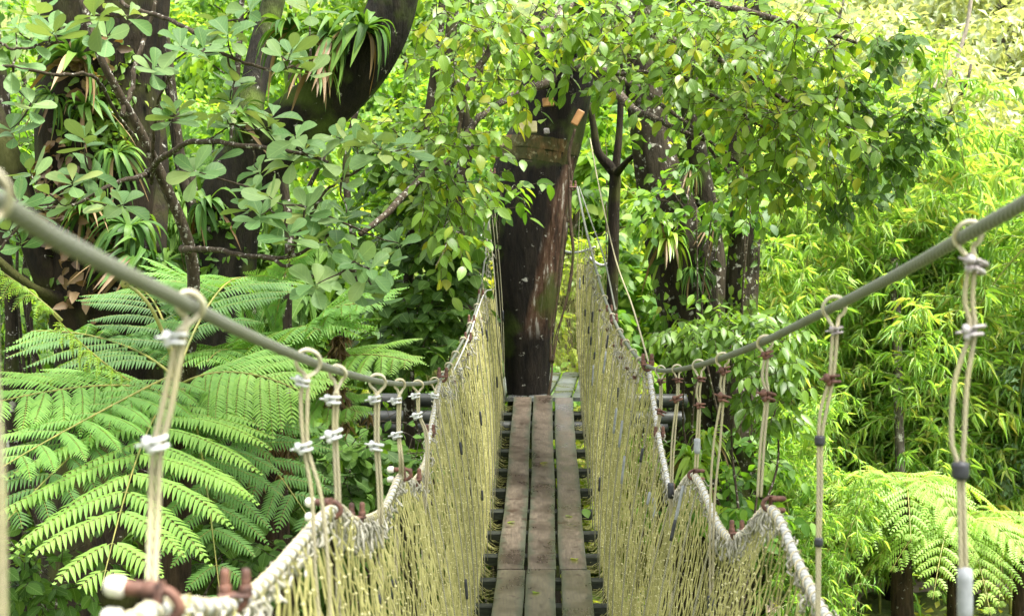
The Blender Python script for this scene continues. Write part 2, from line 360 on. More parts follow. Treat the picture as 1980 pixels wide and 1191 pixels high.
M['twig_dark'] = bark_mat('dark_twig_bark', (.014, .012, .009), (.07, .055, .04), .2, .1, scale=3)
M['vine'] = bark_mat('vine_bark', (.02, .013, .008), (.1, .07, .045), .1, .15, scale=3)
M['fern_trunk'] = bark_mat('fern_trunk_fibre', (.01, .007, .005), (.07, .045, .028), .12, .1, scale=2)
M['culm'] = plain_mat('bamboo_culm', (.12, .15, .03), (.3, .3, .08), 6, .4)
M['rachis'] = plain_mat('fern_stalk', (.14, .17, .03), (.3, .27, .06), 12, .5)
M['cable'] = rope_mat('steel_cable', (.075, .082, .062), (.17, .178, .145), 314, 6, .55, (.1, .11, .06), .7)
M['sleeve'] = rope_mat('white_rope_sleeve', (.21, .21, .2), (.4, .4, .385), 260, 2, .6, (.3, .3, .24), .3, dirtf=.3)
M['hanger'] = rope_mat('hanger_rope', (.21, .18, .1), (.35, .32, .215), 390, 5, .75, (.38, .34, .14), .6, dirtf=.4)
M['thin'] = rope_mat('thin_cable', (.1, .1, .06), (.24, .23, .15), 600, 2, .6, (.22, .2, .08), .3)
M['loop'] = rope_mat('loop_rope', (.27, .24, .15), (.45, .42, .31), 120, 2, .7, (.45, .36, .16), .3, dirtf=.4)
M['wad'] = plain_mat('frayed_rope', (.12, .115, .08), (.42, .4, .33), 30, .8)
M['net'] = plain_mat('net_cord', (.15, .145, .035), (.41, .385, .14), 5, .65, mid=(.3, .7))
M['knot'] = plain_mat('net_knot', (.22, .2, .06), (.6, .56, .3), 40, .6, mid=(.35, .6))
M['rust'] = plain_mat('rusty_iron', (.035, .014, .009), (.15, .065, .04), 45, .7, .1)
M['clipw'] = plain_mat('white_clip', (.3, .31, .3), (.55, .56, .55), 30, .45)
M['clipg'] = plain_mat('grey_clip', (.16, .13, .12), (.4, .38, .38), 60, .5, .3)
M['tape'] = plain_mat('black_tape', (.008, .009, .012), (.025, .027, .035), 30, .5)
M['gtape'] = plain_mat('grey_tape', (.17, .18, .19), (.27, .285, .3), 30, .4)
M['cap'] = plain_mat('plastic_cap', (.5, .48, .4), (.72, .7, .62), 15, .5)
M['plank'] = plank_mat('wet_plank', [(.036, .027, .019), (.105, .08, .056), (.19, .155, .115)], .85)
M['plank_tan'] = plank_mat('tan_plank', [(.05, .042, .026), (.11, .093, .058), (.17, .145, .09)], .6)
M['plank_grey'] = plank_mat('grey_plank', [(.04, .046, .046), (.09, .1, .1), (.14, .15, .145)], .5)
M['beam'] = plain_mat('dark_beam', (.008, .01, .008), (.035, .04, .028), 12, .7, sc=(1, 5, 5), spec=.2)
M['log'] = plain_mat('dark_log', (.01, .012, .011), (.035, .04, .034), 9, .5)
M['block'] = plain_mat('wood_block', (.4, .33, .15), (.56, .5, .28), 12, .6)
M['block_o'] = plain_mat('orange_block', (.3, .14, .05), (.42, .22, .08), 12, .6)
M['band'] = bark_mat('mossy_band', (.02, .018, .008), (.2, .11, .04), .32, .5, lcol=(.3, .27, .15), scale=1.3, mossc=(.02, .035, .008))

# ------------------------------------------------------------------ SETTING: ground
def ground_z(x, y):
    far = np.maximum(y-26, 0); z = .013*far**2*np.clip(1-far/160, .25, 1)
    side = np.maximum(np.abs(x)-9, 0); z = z+.03*side*np.clip(y/20, 0, 1.5)
    z = z+.12*np.sin(x*.7+1)*np.cos(y*.5)+.05*np.sin(x*1.9+y*1.3)
    d = np.hypot(x-3.7, y-17.5); z = z+.55*np.exp(-(d/3.0)**2)
    return z
def gz(x, y): return float(ground_z(np.array(float(x)), np.array(float(y))))
xs = np.concatenate([np.linspace(-150, -22, 20), np.linspace(-20, 20, 90), np.linspace(22, 150, 20)]); ys = np.concatenate([np.linspace(-40, 2, 10), np.linspace(3, 40, 90), np.linspace(42, 180, 30)])
X, Y = np.meshgrid(xs, ys); Z = ground_z(X, Y); nx, ny = len(xs), len(ys)
i, j = np.meshgrid(np.arange(ny-1), np.arange(nx-1), indexing='ij')
mb = MB(); mb.add(np.stack([X, Y, Z], -1).reshape(-1, 3), np.stack([i*nx+j, i*nx+j+1, (i+1)*nx+j+1, (i+1)*nx+j], -1).reshape(-1, 4))
def ground_mat():
    m, n, out = new_mat('forest_ground'); l = n.links
    tc = nd(n, 'ShaderNodeTexCoord'); a = nd(n, 'ShaderNodeTexNoise', Scale=1.2, Detail=8.0, Roughness=.65); l.new(tc.outputs['Object'], a.inputs['Vector'])
    b = nd(n, 'ShaderNodeTexNoise', Scale=14.0, Detail=8.0, Roughness=.7); l.new(tc.outputs['Object'], b.inputs['Vector'])
    r = ramp(n, [(.35, (.05, .09, .012)), (.5, (.16, .22, .03)), (.65, (.3, .3, .06))]); l.new(a.outputs[0], r.inputs[0])
    col = mixc(n, b.outputs[0], r.outputs[0], (.03, .045, .01))
    p = nd(n, 'ShaderNodeBsdfPrincipled', Roughness=.85); l.new(col, p.inputs['Base Color'])
    bm = nd(n, 'ShaderNodeBump', Strength=1.0, Distance=.08); l.new(b.outputs[0], bm.inputs['Height']); l.new(bm.outputs[0], p.inputs['Normal']); l.new(p.outputs[0], out.inputs[0]); return m
M['ground'] = ground_mat()
tag(mb.build('ground', M['ground']), 'mossy green forest floor rising into a wooded slope', None, None, 'structure')
# pinkish dirt path, lower right
M['dirt'] = plain_mat('pink_dirt', (.42, .3, .24), (.62, .5, .42), 8, .9, bump=.5)
mb = MB(); pp = smooth_path([[1.2, 15.5], [2.9, 16.9], [4.2, 18.0], [6.5, 18.6], [10, 21]], 40); pv = []
for k, q in enumerate(pp):
    t = pp[min(k+1, 39)]-pp[max(k-1, 0)]; t = t/np.hypot(*t); s_ = np.array([-t[1], t[0]])
    for e in np.linspace(-1, 1, 7):
        x_, y_ = q+s_*e*(.85+.12*math.sin(k*.9+e)); pv.append((x_, y_, gz(x_, y_)+.03-.02*abs(e)))
mb.add(pv, [[k*7+e, k*7+e+1, k*7+8+e, k*7+7+e] for k in range(39) for e in range(6)])
tag(mb.build('path', M['dirt']), 'bare pinkish dirt path at the lower right', None, None, 'structure')

# ------------------------------------------------------------------ ROPE BRIDGE
def deck_z(d): return CZ-1.873+.069*(d-8.65)+.01455*(d-8.65)**2
def deck_x(d): return .18+.0231*np.maximum(np.asarray(d, float)-8.65, 0)
bridge = empty('rope_bridge', (.18, 6.3, deck_z(6.3)-.1), 'narrow suspension bridge of three wet planks with yellow netting sides leading to the big tree', 'rope bridge')
BO = np.array([.18, 6.3, deck_z(6.3)-.1])
def bpart(mb, name, mat, parent=None, label=None, smooth=True, org=BO):
    o = mb.build(name, mat, None, smooth, org); 
    par = parent or bridge; o.parent = par
    o.location = tuple(np.asarray(org)-(BO if par is bridge else BO)) if par is bridge else (0, 0, 0)
    if label: o['label'] = label
    return o
# planks
def plank(par, orgp, offs, wd, d0, d1, th, mat, x_f, z_f, name='plank', seed=0, dx=0):
    g = np.random.RandomState(seed); ds = np.linspace(d0, d1, 48); mb = MB(); V = []; A = []
    ph = g.rand()*6
    for d in ds:
        cx = x_f(d)+offs+dx+.004*math.sin(d*2+ph); z = z_f(d)+.003*math.sin(d*3+ph)
        hw = wd/2*(1+.012*math.sin(d*4.1+ph)+.008*math.sin(d*13+ph))
        prof = [(-hw, -th), (-hw, -.004), (-hw+.005, 0), (-hw*.4, .001), (hw*.4, .001), (hw-.005, 0), (hw, -.004), (hw, -th)]
        for (a, b) in prof: V.append((cx+a, d, z+b)); A.append((d, (a/hw+1)/2, (seed % 17)/17, 1))
    n = 8; Q = [[k*n+j, k*n+(j+1) % n, (k+1)*n+(j+1) % n, (k+1)*n+j] for k in range(47) for j in range(8)]
    Q += [[0, 1, 6, 7], [1, 2, 5, 6], [2, 3, 4, 5]]; b0 = 47*n; Q += [[b0+7, b0+6, b0+1, b0], [b0+6, b0+5, b0+2, b0+1], [b0+5, b0+4, b0+3, b0+2]]
    mb.add(V, [q[::-1] for q in Q], None, A)
    o = mb.build(name, mat, None, False, orgp); o.parent = par; o.location = (0, 0, 0)
    return o
for k, (o_, w_) in enumerate([(-.213, .185), (.0, .198), (.215, .19)]):
    plank(bridge, BO, o_, w_, 9.72, 14.72+[0, .05, -.03][k], .036, [M['plank'], M['plank'], M['plank']][k], deck_x, deck_z, seed=k)
    plank(bridge, BO, o_+[.0, -.006, .012][k], w_+[.004, -.004, .006][k], 4.2, 9.71, .036, M['plank_tan'], deck_x, deck_z, seed=k+5)
# crossbeams
for k in range(15):
    d = 14.3-.585*k; mb = MB(); g = .035*math.sin(k*2.3)
    sl = .069+.0291*(d-8.65)
    Yx = nrm([0, 1, sl]); Zx = nrm([0, -sl, 1])
    c = np.array([deck_x(d)+g*.5, d, deck_z(d)-.036-.037])
    box(mb, c, .86+g, .085, .07, ([1, 0, 0], Yx, Zx), .006)
    bpart(mb, 'crossbeam', M['beam'], smooth=False)

RAIL_L = [(-160, 300, .88), (0, 393, 1.07), (140, 478, 1.27), (365, 590, 1.72), (480, 648, 2.12), (595, 697, 2.72), (652, 717, 3.2), (730, 737, 4.1), (772, 742, 4.9), (808, 742, 5.9), (830, 740, 6.8), (850, 734, 7.8)]
RAIL_L2 = [(850, 734, 7.8), (862, 716, 8.5), (883, 680, 9.4), (905, 638, 10.3), (922, 592, 11.2), (935, 520, 12.4), (945, 430, 13.6), (953, 338, 14.9)]
RAIL_R = [(2250, 230, 1.7), (1980, 393, 2.14), (1865, 457, 2.42), (1740, 528, 2.82), (1612, 594, 3.41), (1478, 660, 4.32), (1397, 692, 5.2), (1350, 706, 5.9), (1308, 715, 6.66), (1275, 716, 7.4), (1250, 707, 8.0)]
RAIL_R2 = [(1250, 707, 8.0), (1228, 686, 8.6), (1206, 655, 9.5), (1188, 620, 10.4), (1167, 570, 11.4), (1147, 500, 12.6), (1130, 430, 13.7), (1116, 362, 14.9)]
NR_L = [(150, 1300, 1.3), (300, 1180, 1.56), (440, 1172, 1.95), (520, 1118, 2.3), (642, 986, 3.1), (688, 1008, 3.57), (742, 985, 4.38), (775, 920, 5.0), (800, 930, 5.6), (822, 895, 6.4), (832, 835, 6.8), (851, 738, 7.8)]
NR_R = [(1760, 1430, 2.75), (1600, 1195, 3.47), (1545, 1090, 3.85), (1490, 985, 4.24), (1435, 1035, 4.8), (1395, 1025, 5.25), (1342, 920, 6.05), (1302, 958, 6.83), (1285, 900, 7.15), (1273, 838, 7.4), (1254, 712, 8.0)]
def WP(L): return np.array([W(*p) for p in L])
railL = smooth_path(WP(RAIL_L), 140); railL2 = smooth_path(WP(RAIL_L2), 60); railR = smooth_path(WP(RAIL_R), 120); railR2 = smooth_path(WP(RAIL_R2), 60)
def cable_part(name, P, r, mat, sides=10, label=None):
    mb = MB(); tube(mb, P, r, sides); return bpart(mb, name, mat, label=label)
cable_part('handrail_cable', np.vstack([railL, railL2[1:]]), .0088, M['cable'], 12, 'left steel handrail cable')
cable_part('handrail_cable', np.vstack([railR, railR2[1:]]), .0115, M['cable'], 12, 'right steel handrail cable')
nrL = smooth_path(WP(NR_L), 150); nrR = smooth_path(WP(NR_R), 150)
# keep the ropes' kinks sharp: blend with polyline
cable_part('net_rope', nrL, .0098, M['sleeve'], 10, 'white sleeved rope along the top of the left net')
cable_part('net_rope', nrR, .0125, M['sleeve'], 10, 'white sleeved rope along the top of the right net')
# second cables running beside the rails up to the tree
cable_part('stay_cable', smooth_path(WP([(1254, 700, 8.0), (1222, 590, 9.6), (1190, 500, 11.2), (1160, 370, 13.0), (1141, 268, 14.7)]), 40), .006, M['hanger'], 6, 'thin pale stay from the right rail up to the tree')
cable_part('stay_cable', smooth_path(WP([(1190, 600, 10.6), (1168, 500, 12.0), (1140, 420, 13.6), (1120, 362, 14.9)]), 30), .007, M['cable'], 6)
cable_part('stay_cable', smooth_path(WP([(945, 420, 13.8), (958, 560, 12.6), (962, 660, 12.2), (975, 770, 12.6)]), 30), .006, M['thin'], 6)
cable_part('stay_cable', smooth_path(WP([(950, 560, 12.0), (935, 570, 11.6), (905, 655, 10.0), (868, 735, 8.6)]), 30), .006, M['sleeve'], 6)

# ---- side nets: vertical zigzag cords, knots where neighbours meet
def top_curve(side):
    if side < 0: P = np.vstack([nrL, railL2[1:]+np.array([.01, 0, -.02])])
    else: P = np.vstack([nrR, railR2[1:]+np.array([-.01, 0, -.02])])
    o = np.argsort(P[:, 1]); return P[o]
def side_net(side, d0, d1, step=.026, rowh=.052, seed=0):
    g = np.random.RandomState(seed); T = top_curve(side); cords = MB(); knots = MB()
    ds = np.concatenate([np.arange(d0, 6.6, step*1.4), np.arange(6.6, d1, step)]); n = len(ds); SP = np.where(ds < 6.6, step*1.4, step)
    tx = np.interp(ds, T[:, 1], T[:, 0]); tz = np.interp(ds, T[:, 1], T[:, 2])
    lim = 560 if side < 0 else 512; zc = CZ+(595.5-lim)/F*ds; cut = np.maximum(tz-zc, 0)*np.clip((ds-11.3)/.8, 0, 1); tz = tz-cut
    bx = deck_x(ds)+side*.425; bz = deck_z(ds)-.045
    rows = 30
    v = np.linspace(0, 1, rows)
    nodeP = np.zeros((n, rows, 3))
    wob = g.randn(n, rows)*.006
    swag = .006*np.sin(ds*3.1+seed)[:, None]*np.sin(v*math.pi)[None, :]
    for k in range(n):
        bow = np.sin(v*math.pi)*(-.035)+ (v**3)*.0
        x = tx[k]*(1-v)+bx[k]*v + side*bow
        z = tz[k]*(1-v)+bz[k]*v
        nodeP[k, :, 0] = x+wob[k]*.8+swag[k]; nodeP[k, :, 2] = z+wob[k]*1.2; nodeP[k, :, 1] = ds[k]
    # diamond: odd/even cords meet pairwise on alternate rows
    for k in range(n):
        Yo = np.zeros(rows)
        for r_ in range(rows):
            if (r_+k) % 2 == 0: Yo[r_] = SP[k]*.44
            else: Yo[r_] = -SP[k]*.44
        if k % 2: Yo = Yo  # pattern alternates through (r+k)
        P = nodeP[k].copy(); P[:, 1] += Yo*.98+g.randn(rows)*.003
        P[:, 2] += .03*np.sin(ds[k]*1.7)*v
        m = np.repeat(P, 1, 0)
        tube(cords, m, .0032 if ds[k] > 5.0 else .0026, 3, caps=False)
        for r_ in range(1, rows-1):
            if (r_+k) % 2 == 0:
                c = P[r_]+np.array([0, step*.05, 0]); s = g.uniform(.0042, .0068)*(.85 if ds[k] < 7 else 1)
                dz = g.uniform(.7, 1.3)
                Vk = c+np.array([[s, 0, 0], [-s, 0, 0], [0, s*2.1, 0], [0, -s*2.1, s*.4], [0, 0, s*dz], [0, 0, -s*dz]])
                knots.add(Vk, None, [[0, 2, 4], [2, 1, 4], [1, 3, 4], [3, 0, 4], [2, 0, 5], [1, 2, 5], [3, 1, 5], [0, 3, 5]])
    # loose bottom loops that spread to the beams
    for k in range(0, n, 2):
        if ds[k] < 7: continue
        for q in range(2):
            a = nodeP[k, rows-3-q*2].copy(); b = np.array([deck_x(ds[k])+side*.42+g.randn()*.01, ds[k]+g.uniform(-.25, .25), deck_z(ds[k])-.07])
            mid_ = (a+b)/2+np.array([side*.03, 0, -.05]); tube(cords, smooth_path([a, mid_, b], 6), .0018, 3, caps=False)
            a2 = np.array([deck_x(ds[k])+side*.43, ds[k], deck_z(ds[k])-.05]); b2 = np.array([deck_x(ds[k])+side*g.uniform(.3, .36), ds[k]+g.uniform(-.2, .2), deck_z(ds[k])-.1])
            tube(cords, smooth_path([a2, (a2+b2)/2-np.array([0, 0, .03]), b2], 4), .0018, 3, caps=False)
    o = bpart(cords, 'side_net', M['net'], label=('left' if side < 0 else 'right')+' side net of dirty yellow cord', smooth=True)
    kk = knots.build('net_knots', M['knot'], None, True, BO); kk.parent = o; kk.location = (0, 0, 0)
    return nodeP
NL = side_net(-1, 1.45, 14.75, seed=3)
NRt = side_net(1, 2.7, 14.75, seed=4)

# ---- vertical support wires in the nets with tapes
def wire(P, r=.0035, mat='thin', name='net_wire'):
    mb = MB(); tube(mb, P, r, 5); return bpart(mb, name, M[mat])
def tape(c, ax, L, r, mat='tape', name='tape_wrap', parent=None):
    mb = MB(); ax = nrm(ax); c = np.asarray(c); g = np.linspace(-.5, .5, 6)[:, None]
    tube(mb, c+ax*L*g, np.array([.92, 1, 1.03, .99, 1.02, .93])*r, 8)
    return bpart(mb, name, M[mat], parent)
g = np.random.RandomState(21)
for side in (-1, 1):
    T = top_curve(side)
    for d in np.arange(6.0 if side < 0 else 5.4, 14.6, .46):
        d = d+g.uniform(-.1, .1); tx = np.interp(d, T[:, 1], T[:, 0]); tz = np.interp(d, T[:, 1], T[:, 2])
        bx = float(deck_x(d))+side*.40; bz = deck_z(d)-.06
        v = np.linspace(0, 1, 12); P = np.stack([tx*(1-v)+bx*v+side*(-.035*np.sin(v*math.pi))-side*.012, np.full(12, d), tz*(1-v)+bz*v], 1)
        w_ = wire(P, g.choice([.003, .004, .0045]))
        if g.rand() < .6:
            k = g.randint(1, 8); tape(P[k]-np.array([side*.003, 0, 0]), P[k+1]-P[k], g.uniform(.05, .11), .008, 'tape' if (g.rand() < .75 or side < 0) else 'gtape', parent=w_)
        if side > 0 and g.rand() < .3:
            k = g.randint(1, 5); tape(P[k]-np.array([side*.003, 0, 0]), P[k+1]-P[k], .16, .0075, 'gtape', parent=w_)

# ---- clips, clamps, hangers
def clip_part(c, ax, s, mat, par, seed=0, bolt=None):
    """cable clip: saddle across the rope, rounded nut on one side, u-bolt bow"""
    g = np.random.RandomState(seed); mb = MB(); c = np.asarray(c); ax = nrm(ax); s = s*g.uniform(.72, .95); ax = nrm(ax+g.randn(3)*.15)
    X = nrm(np.array([1, .25*g.randn(), .12*g.randn()])-ax*ax[0]); Y = np.cross(ax, X)
    box(mb, c-X*.05*s, 1.1*s, 1.1*s, 1.1*s, (X, Y, ax), .35*s)
    tube(mb, c+X*s*np.array([-1.3, -1.15, -.8, -.4])[:, None]+ax*.25*s, np.array([.3, .68, .75, .6])*s, 8, lump=.08, seed=seed)
    tube(mb, c+X*s*np.array([-1.1, -.9, -.5, -.3])[:, None]-ax*.55*s, np.array([.2, .5, .55, .45])*s, 8, lump=.08, seed=seed+1)
    tube(mb, c+X*s*np.array([-2.1, -1.2])[:, None]+ax*.1*s, np.array([.16, .24])*s, 6)
    bow = np.array([[-.3, -.75, .45], [.9, -.6, .5], [1.3, 0, .5], [.9, .6, .5], [-.3, .75, .45]])*s
    tube(mb, smooth_path([c+X*p[0]+Y*p[1]+ax*p[2] for p in bow], 10), .27*s, 6)
    bow[:, 2] = -.45*s; bow[:, 0] -= .15*s
    tube(mb, smooth_path([c+X*p[0]+Y*p[1]+ax*p[2] for p in bow], 10), .25*s, 6)
    return bpart(mb, 'clip', mat, par)
def hanger(loop, pts, r, cliplist, tapes, side, seed=0, fork=None, lr=None, mat='hanger'):
    r = r*.86
    """loop: (px,py,d) centre of rail; pts: px,py downwards from below loop, same depth; fork widen"""
    px, py, d = loop; k = d/F; c = W(px, py, d); mb = MB(); lr = (lr or .021)*(1+.14*math.sin(seed*2.7))
    root = MB()
    first = W(pts[0][0], pts[0][1], d)
    # the loop round the rail: open eye in a plane across the rail
    tang = np.array([side*.28+.3*math.sin(seed*1.9), .96, .1*math.cos(seed*3.1)]); sidev = nrm(np.cross(tang, UP))
    eye = []
    for a in np.linspace(-60, 240, 18):
        eye.append(c+sidev*lr*math.cos(R(a))*(1 if side > 0 else -1)+UP*lr*math.sin(R(a))+np.array([0, -.012*math.sin(R(a)), 0]))
    neck = first
    P1 = np.vstack([[neck+sidev*r*.8], smooth_path(eye, 22), [neck-sidev*r*.8]])
    tube(mb, smooth_path(P1, 40), r*.85, 8)
    o = bpart(mb, 'hanger', M['loop'])
    # two legs down
    legs = MB(); n = len(pts)
    for sgn in (-1, 1):
        L = []
        for i_, p in enumerate(pts):
            dd = d+(p[2] if len(p) > 2 else 0); sp_ = (p[3] if len(p) > 3 else .9)
            L.append(W(p[0], p[1], dd)+np.array([1, 0, 0])*sgn*r*sp_)
        tube(legs, smooth_path(L, 60), r*.82, 8)
    lo = legs.build('hanger_rope', M[mat], None, True, BO); lo.parent = o; lo.location = (0, 0, 0)
    P = np.array([W(p[0], p[1], d+(p[2] if len(p) > 2 else 0)) for p in pts])
    for i_, (cx, cy, s, m_) in enumerate(cliplist):
        zt = CZ-(cy-595.5)/F*d; dd = np.interp(-zt, -P[:, 2], P[:, 1])
        clip_part(W(cx, cy, dd)+np.array([0, -r*.8, 0]), [0, 0, 1], s, M[m_], o, seed*7+i_)
    for (cx, cy, L, rr, m_) in tapes:
        zt = CZ-(cy-595.5)/F*d; dd = np.interp(-zt, -P[:, 2], P[:, 1]); tape(W(cx, cy, dd), [0, 0, 1], L, rr, m_, parent=o)
    return o
# left side
hanger((-30, 372, 1.03), [(-25, 430), (-15, 700, 0, .6), (-4, 930), (0, 1230)], .0036, [], [], -1, 1, lr=.017)
hanger((368, 590, 1.72), [(352, 640), (340, 700), (322, 790, 0, 1.1), (303, 880), (298, 1000, 0, .9), (291, 1165, -.05, .8)], .0056, [(338, 655, .0125, 'clipw'), (302, 857, .0125, 'clipw')], [], -1, 2, lr=.0175)
hanger((596, 700, 2.72), [(592, 732), (588, 780, 0, 1.3), (592, 868, 0, .8), (612, 960, 0, 1.8), (622, 1100, 0, 2.6), (630, 1230, 0, 2)], .0056, [(584, 738, .015, 'clipw'), (588, 865, .016, 'clipw')], [], -1, 3)
hanger((653, 722, 3.2), [(650, 762), (648, 840, 0, .7), (653, 960, 0, .8), (655, 1120, 0, .8), (657, 1240)], .0056, [(643, 773, .0155, 'clipw'), (645, 841, .0165, 'clipw')], [], -1, 4)
hanger((730, 739, 4.1), [(729, 765), (729, 860, 0, .8), (735, 960), (737, 1100, 0, .7), (737, 1250)], .0062, [(724, 772, .0165, 'clipw'), (727, 863, .018, 'clipw')], [(737, 1176, .08, .014, 'tape')], -1, 5)
hanger((773, 744, 4.9), [(772, 768), (771, 840, 0, .6), (776, 905), (768, 1000, .2), (762, 1200, .2)], .0062, [(766, 775, .018, 'clipw'), (767, 841, .02, 'clipw')], [(763, 1138, .07, .012, 'tape')], -1, 6)
hanger((808, 745, 5.9), [(808, 762), (810, 800, 0, .6), (824, 840), (826, 905), (820, 1000), (818, 1200)], .0062, [(803, 765, .018, 'clipw'), (807, 803, .02, 'clipw')], [(820, 1056, .03, .012, 'tape'), (820, 1092, .03, .012, 'tape')], -1, 7)
hanger((840, 738, 7.2), [(842, 760), (848, 800), (852, 900), (853, 1000), (855, 1200)], .0058, [(840, 765, .017, 'clipw')], [(851, 937, .03, .014, 'tape'), (852, 1018, .03, .014, 'tape'), (856, 1170, .07, .013, 'tape')], -1, 8)
# right side
hanger((1872, 455, 2.42), [(1880, 505), (1873, 580, 0, 1.2), (1880, 640, 0, .8), (1858, 740, 0, 2.0), (1852, 850, 0, 2.0), (1857, 905, 0, .8), (1862, 1060, 0, .8), (1867, 1240, 0, .8)], .0062, [(1884, 514, .017, 'clipg'), (1880, 641, .019, 'clipg')], [(1857, 910, .027, .0155, 'tape'), (1866, 1150, .09, .0135, 'gtape')], 1, 11, lr=.026)
hanger((1613, 595, 3.41), [(1615, 635), (1612, 680, 0, 1.0), (1607, 735, 0, .8), (1593, 790, 0, 1.3), (1586, 850, 0, .7), (1585, 950, 0, .7), (1583, 1050, 0, .5), (1581, 1240, 0, .4)], .0062, [(1616, 639, .0165, 'clipg'), (1608, 733, .018, 'rust')], [(1585, 852, .022, .013, 'tape'), (1583, 1048, .02, .011, 'tape')], 1, 12, lr=.024)
hanger((1479, 663, 4.32), [(1482, 688), (1478, 730, 0, 1.2), (1483, 765, 0, .7), (1474, 860, 0, 1), (1468, 960, 0, 1)], .0062, [(1483, 686, .018, 'rust'), (1484, 766, .02, 'rust')], [], 1, 13, lr=.024)
hanger((1397, 695, 5.2), [(1400, 716), (1396, 745, 0, 1.2), (1397, 768, 0, .7), (1386, 860, 0, 2.2), (1377, 985, 0, 1.4), (1376, 1200, 0, .8)], .0062, [(1401, 716, .019, 'rust'), (1399, 769, .021, 'rust')], [(1376, 1165, .05, .017, 'tape')], 1, 14, lr=.024)
hanger((1351, 707, 5.9), [(1354, 731), (1350, 760, 0, 1.2), (1352, 783, 0, .7), (1349, 850, 0, 1.0), (1346, 905)], .0062, [(1356, 733, .019, 'rust'), (1354, 784, .02, 'rust')], [(1348, 862, .06, .014, 'gtape')], 1, 15, lr=.024)
hanger((1309, 714, 6.66), [(1311, 733), (1310, 770, 0, .7), (1302, 850, 0, 1.2), (1298, 950), (1296, 1200)], .0062, [(1312, 735, .019, 'rust'), (1310, 770, .021, 'rust')], [(1297, 948, .07, .015, 'tape')], 1, 16, lr=.024)
hanger((1277, 717, 7.4), [(1278, 735), (1277, 795), (1268, 850), (1264, 960), (1262, 1200)], .0062, [(1279, 737, .019, 'rust'), (1278, 797, .021, 'rust')], [(1265, 985, .12, .012, 'gtape')], 1, 17, lr=.024)
# loops + thin drops on the rails beyond the kink
for side, RR, lst in ((-1, railL2, [8.2, 8.75, 9.3, 9.9, 10.5, 11.2, 11.9]), (1, railR2, [8.3, 8.75, 9.3, 9.9, 10.6, 11.3, 12.0, 12.8])):
    for i_, d in enumerate(lst):
        c = np.array([np.interp(d, RR[:, 1], RR[:, k]) for k in range(3)]); mb = MB()
        a = np.linspace(0, 2*math.pi, 16); e = c+np.stack([.022*np.cos(a), -.01*np.sin(a), .022*np.sin(a)-.004], 1)
        tube(mb, e, .0055, 6)
        dr = c+np.array([-side*.012, 0, 0])
        tube(mb, smooth_path([dr-UP*.02, dr-UP*.09+[-side*.02, 0, 0], dr-UP*.22+[-side*.035, 0, 0], dr-UP*.45+[-side*.03, 0, 0]], 12), .0055, 6)
        o = bpart(mb, 'hanger', M['loop'])
        clip_part(dr-UP*.1+[-side*.02, -.012, 0], [0, 0, 1], .014, M['rust' if side > 0 or i_ % 2 else 'clipw'], o, i_)
        if i_ % 2 == 0: tape(dr-UP*.34+[-side*.035, -.01, 0], [0, 0, 1], .09, .012, 'tape', parent=o)
def ubolt(c, X, U, s, par=None, capw=False):
    """two rounded bolt ends with hex nuts above a saddle; X spread direction, U bolt direction"""
    s = s*1.32; mb = MB(); c = np.asarray(c, float); X = nrm(X); U = nrm(U-X*np.dot(U, X)); Yv = np.cross(U, X)
    box(mb, c, 3.4*s, 1.5*s, .55*s, (X, Yv, U), .2*s)
    for sg in (-1, 1):
        b = c+X*sg*1.05*s
        tube(mb, b+U*s*np.array([.1, .3, .95, 1.1])[:, None], np.array([.62, .68, .68, .55])*s, 6)
        tube(mb, b+U*s*np.array([1.0, 1.15, 1.3, 1.45, 1.6, 2.0, 2.4, 2.65, 2.75])[:, None], np.array([.5, .53, .5, .54, .5, .52, .5, .38, .15])*s, 10)
    bow = [c+X*s*a_-U*s*b_ for a_, b_ in ((-1.05, 0), (-1.05, .6), (-.6, 1.2), (0, 1.45), (.6, 1.2), (1.05, .6), (1.05, 0))]
    tube(mb, smooth_path(bow, 16), .38*s, 8)
    o = bpart(mb, 'clamp', M['rust'], par)
    if capw:
        cp = MB()
        for sg in (-1, 1):
            b = c+X*sg*1.05*s; tube(cp, b+U*s*np.array([2.3, 2.45, 3.3, 3.6, 3.7])[:, None], np.array([.6, .72, .7, .5, .2])*s, 10)
        k = cp.build('cap', M['cap'], None, True, BO); k.parent = o; k.location = (0, 0, 0)
    return o
Xr = np.array([1., 0, 0])
# left clamps: peaks carry sideways bolts with pale caps, dips carry upright bolts
ubolt(W(305, 1172, 1.56), UP*1.0+Xr*.1, -Xr, .0125, capw=True)
ubolt(W(455, 1150, 1.98), Xr, UP, .0105)
ubolt(W(640, 985, 3.08), UP, -Xr, .0115, capw=True)
ubolt(W(690, 1000, 3.57), Xr+np.array([0, .6, 0]), UP, .0105)
ubolt(W(782, 917, 5.0), UP, -Xr, .0125, capw=True)
ubolt(W(802, 927, 5.6), Xr, UP, .0125)
ubolt(W(832, 838, 6.8), Xr+np.array([0, .5, 0]), UP, .012)
ubolt(W(856, 728, 7.8), Xr, UP, .014)
ubolt(W(912, 622, 10.6), Xr, UP, .014); ubolt(W(905, 655, 10.0), Xr, UP, .013); ubolt(W(930, 570, 11.6), Xr, UP, .012)
# right clamps
ubolt(W(1490, 975, 4.24), UP, Xr, .0125)
ubolt(W(1425, 1030, 4.9), Xr, UP, .0125)
ubolt(W(1342, 918, 6.02), UP, Xr, .0125)
ubolt(W(1309, 952, 6.8), Xr, UP, .0125)
ubolt(W(1275, 842, 7.4), Xr, UP, .0135)
ubolt(W(1252, 705, 7.95), Xr, UP, .017)
ubolt(W(1187, 620, 10.4), Xr, UP, .014); ubolt(W(1178, 600, 10.9), Xr, UP, .012); ubolt(W(1207, 667, 9.4), Xr, UP, .012)
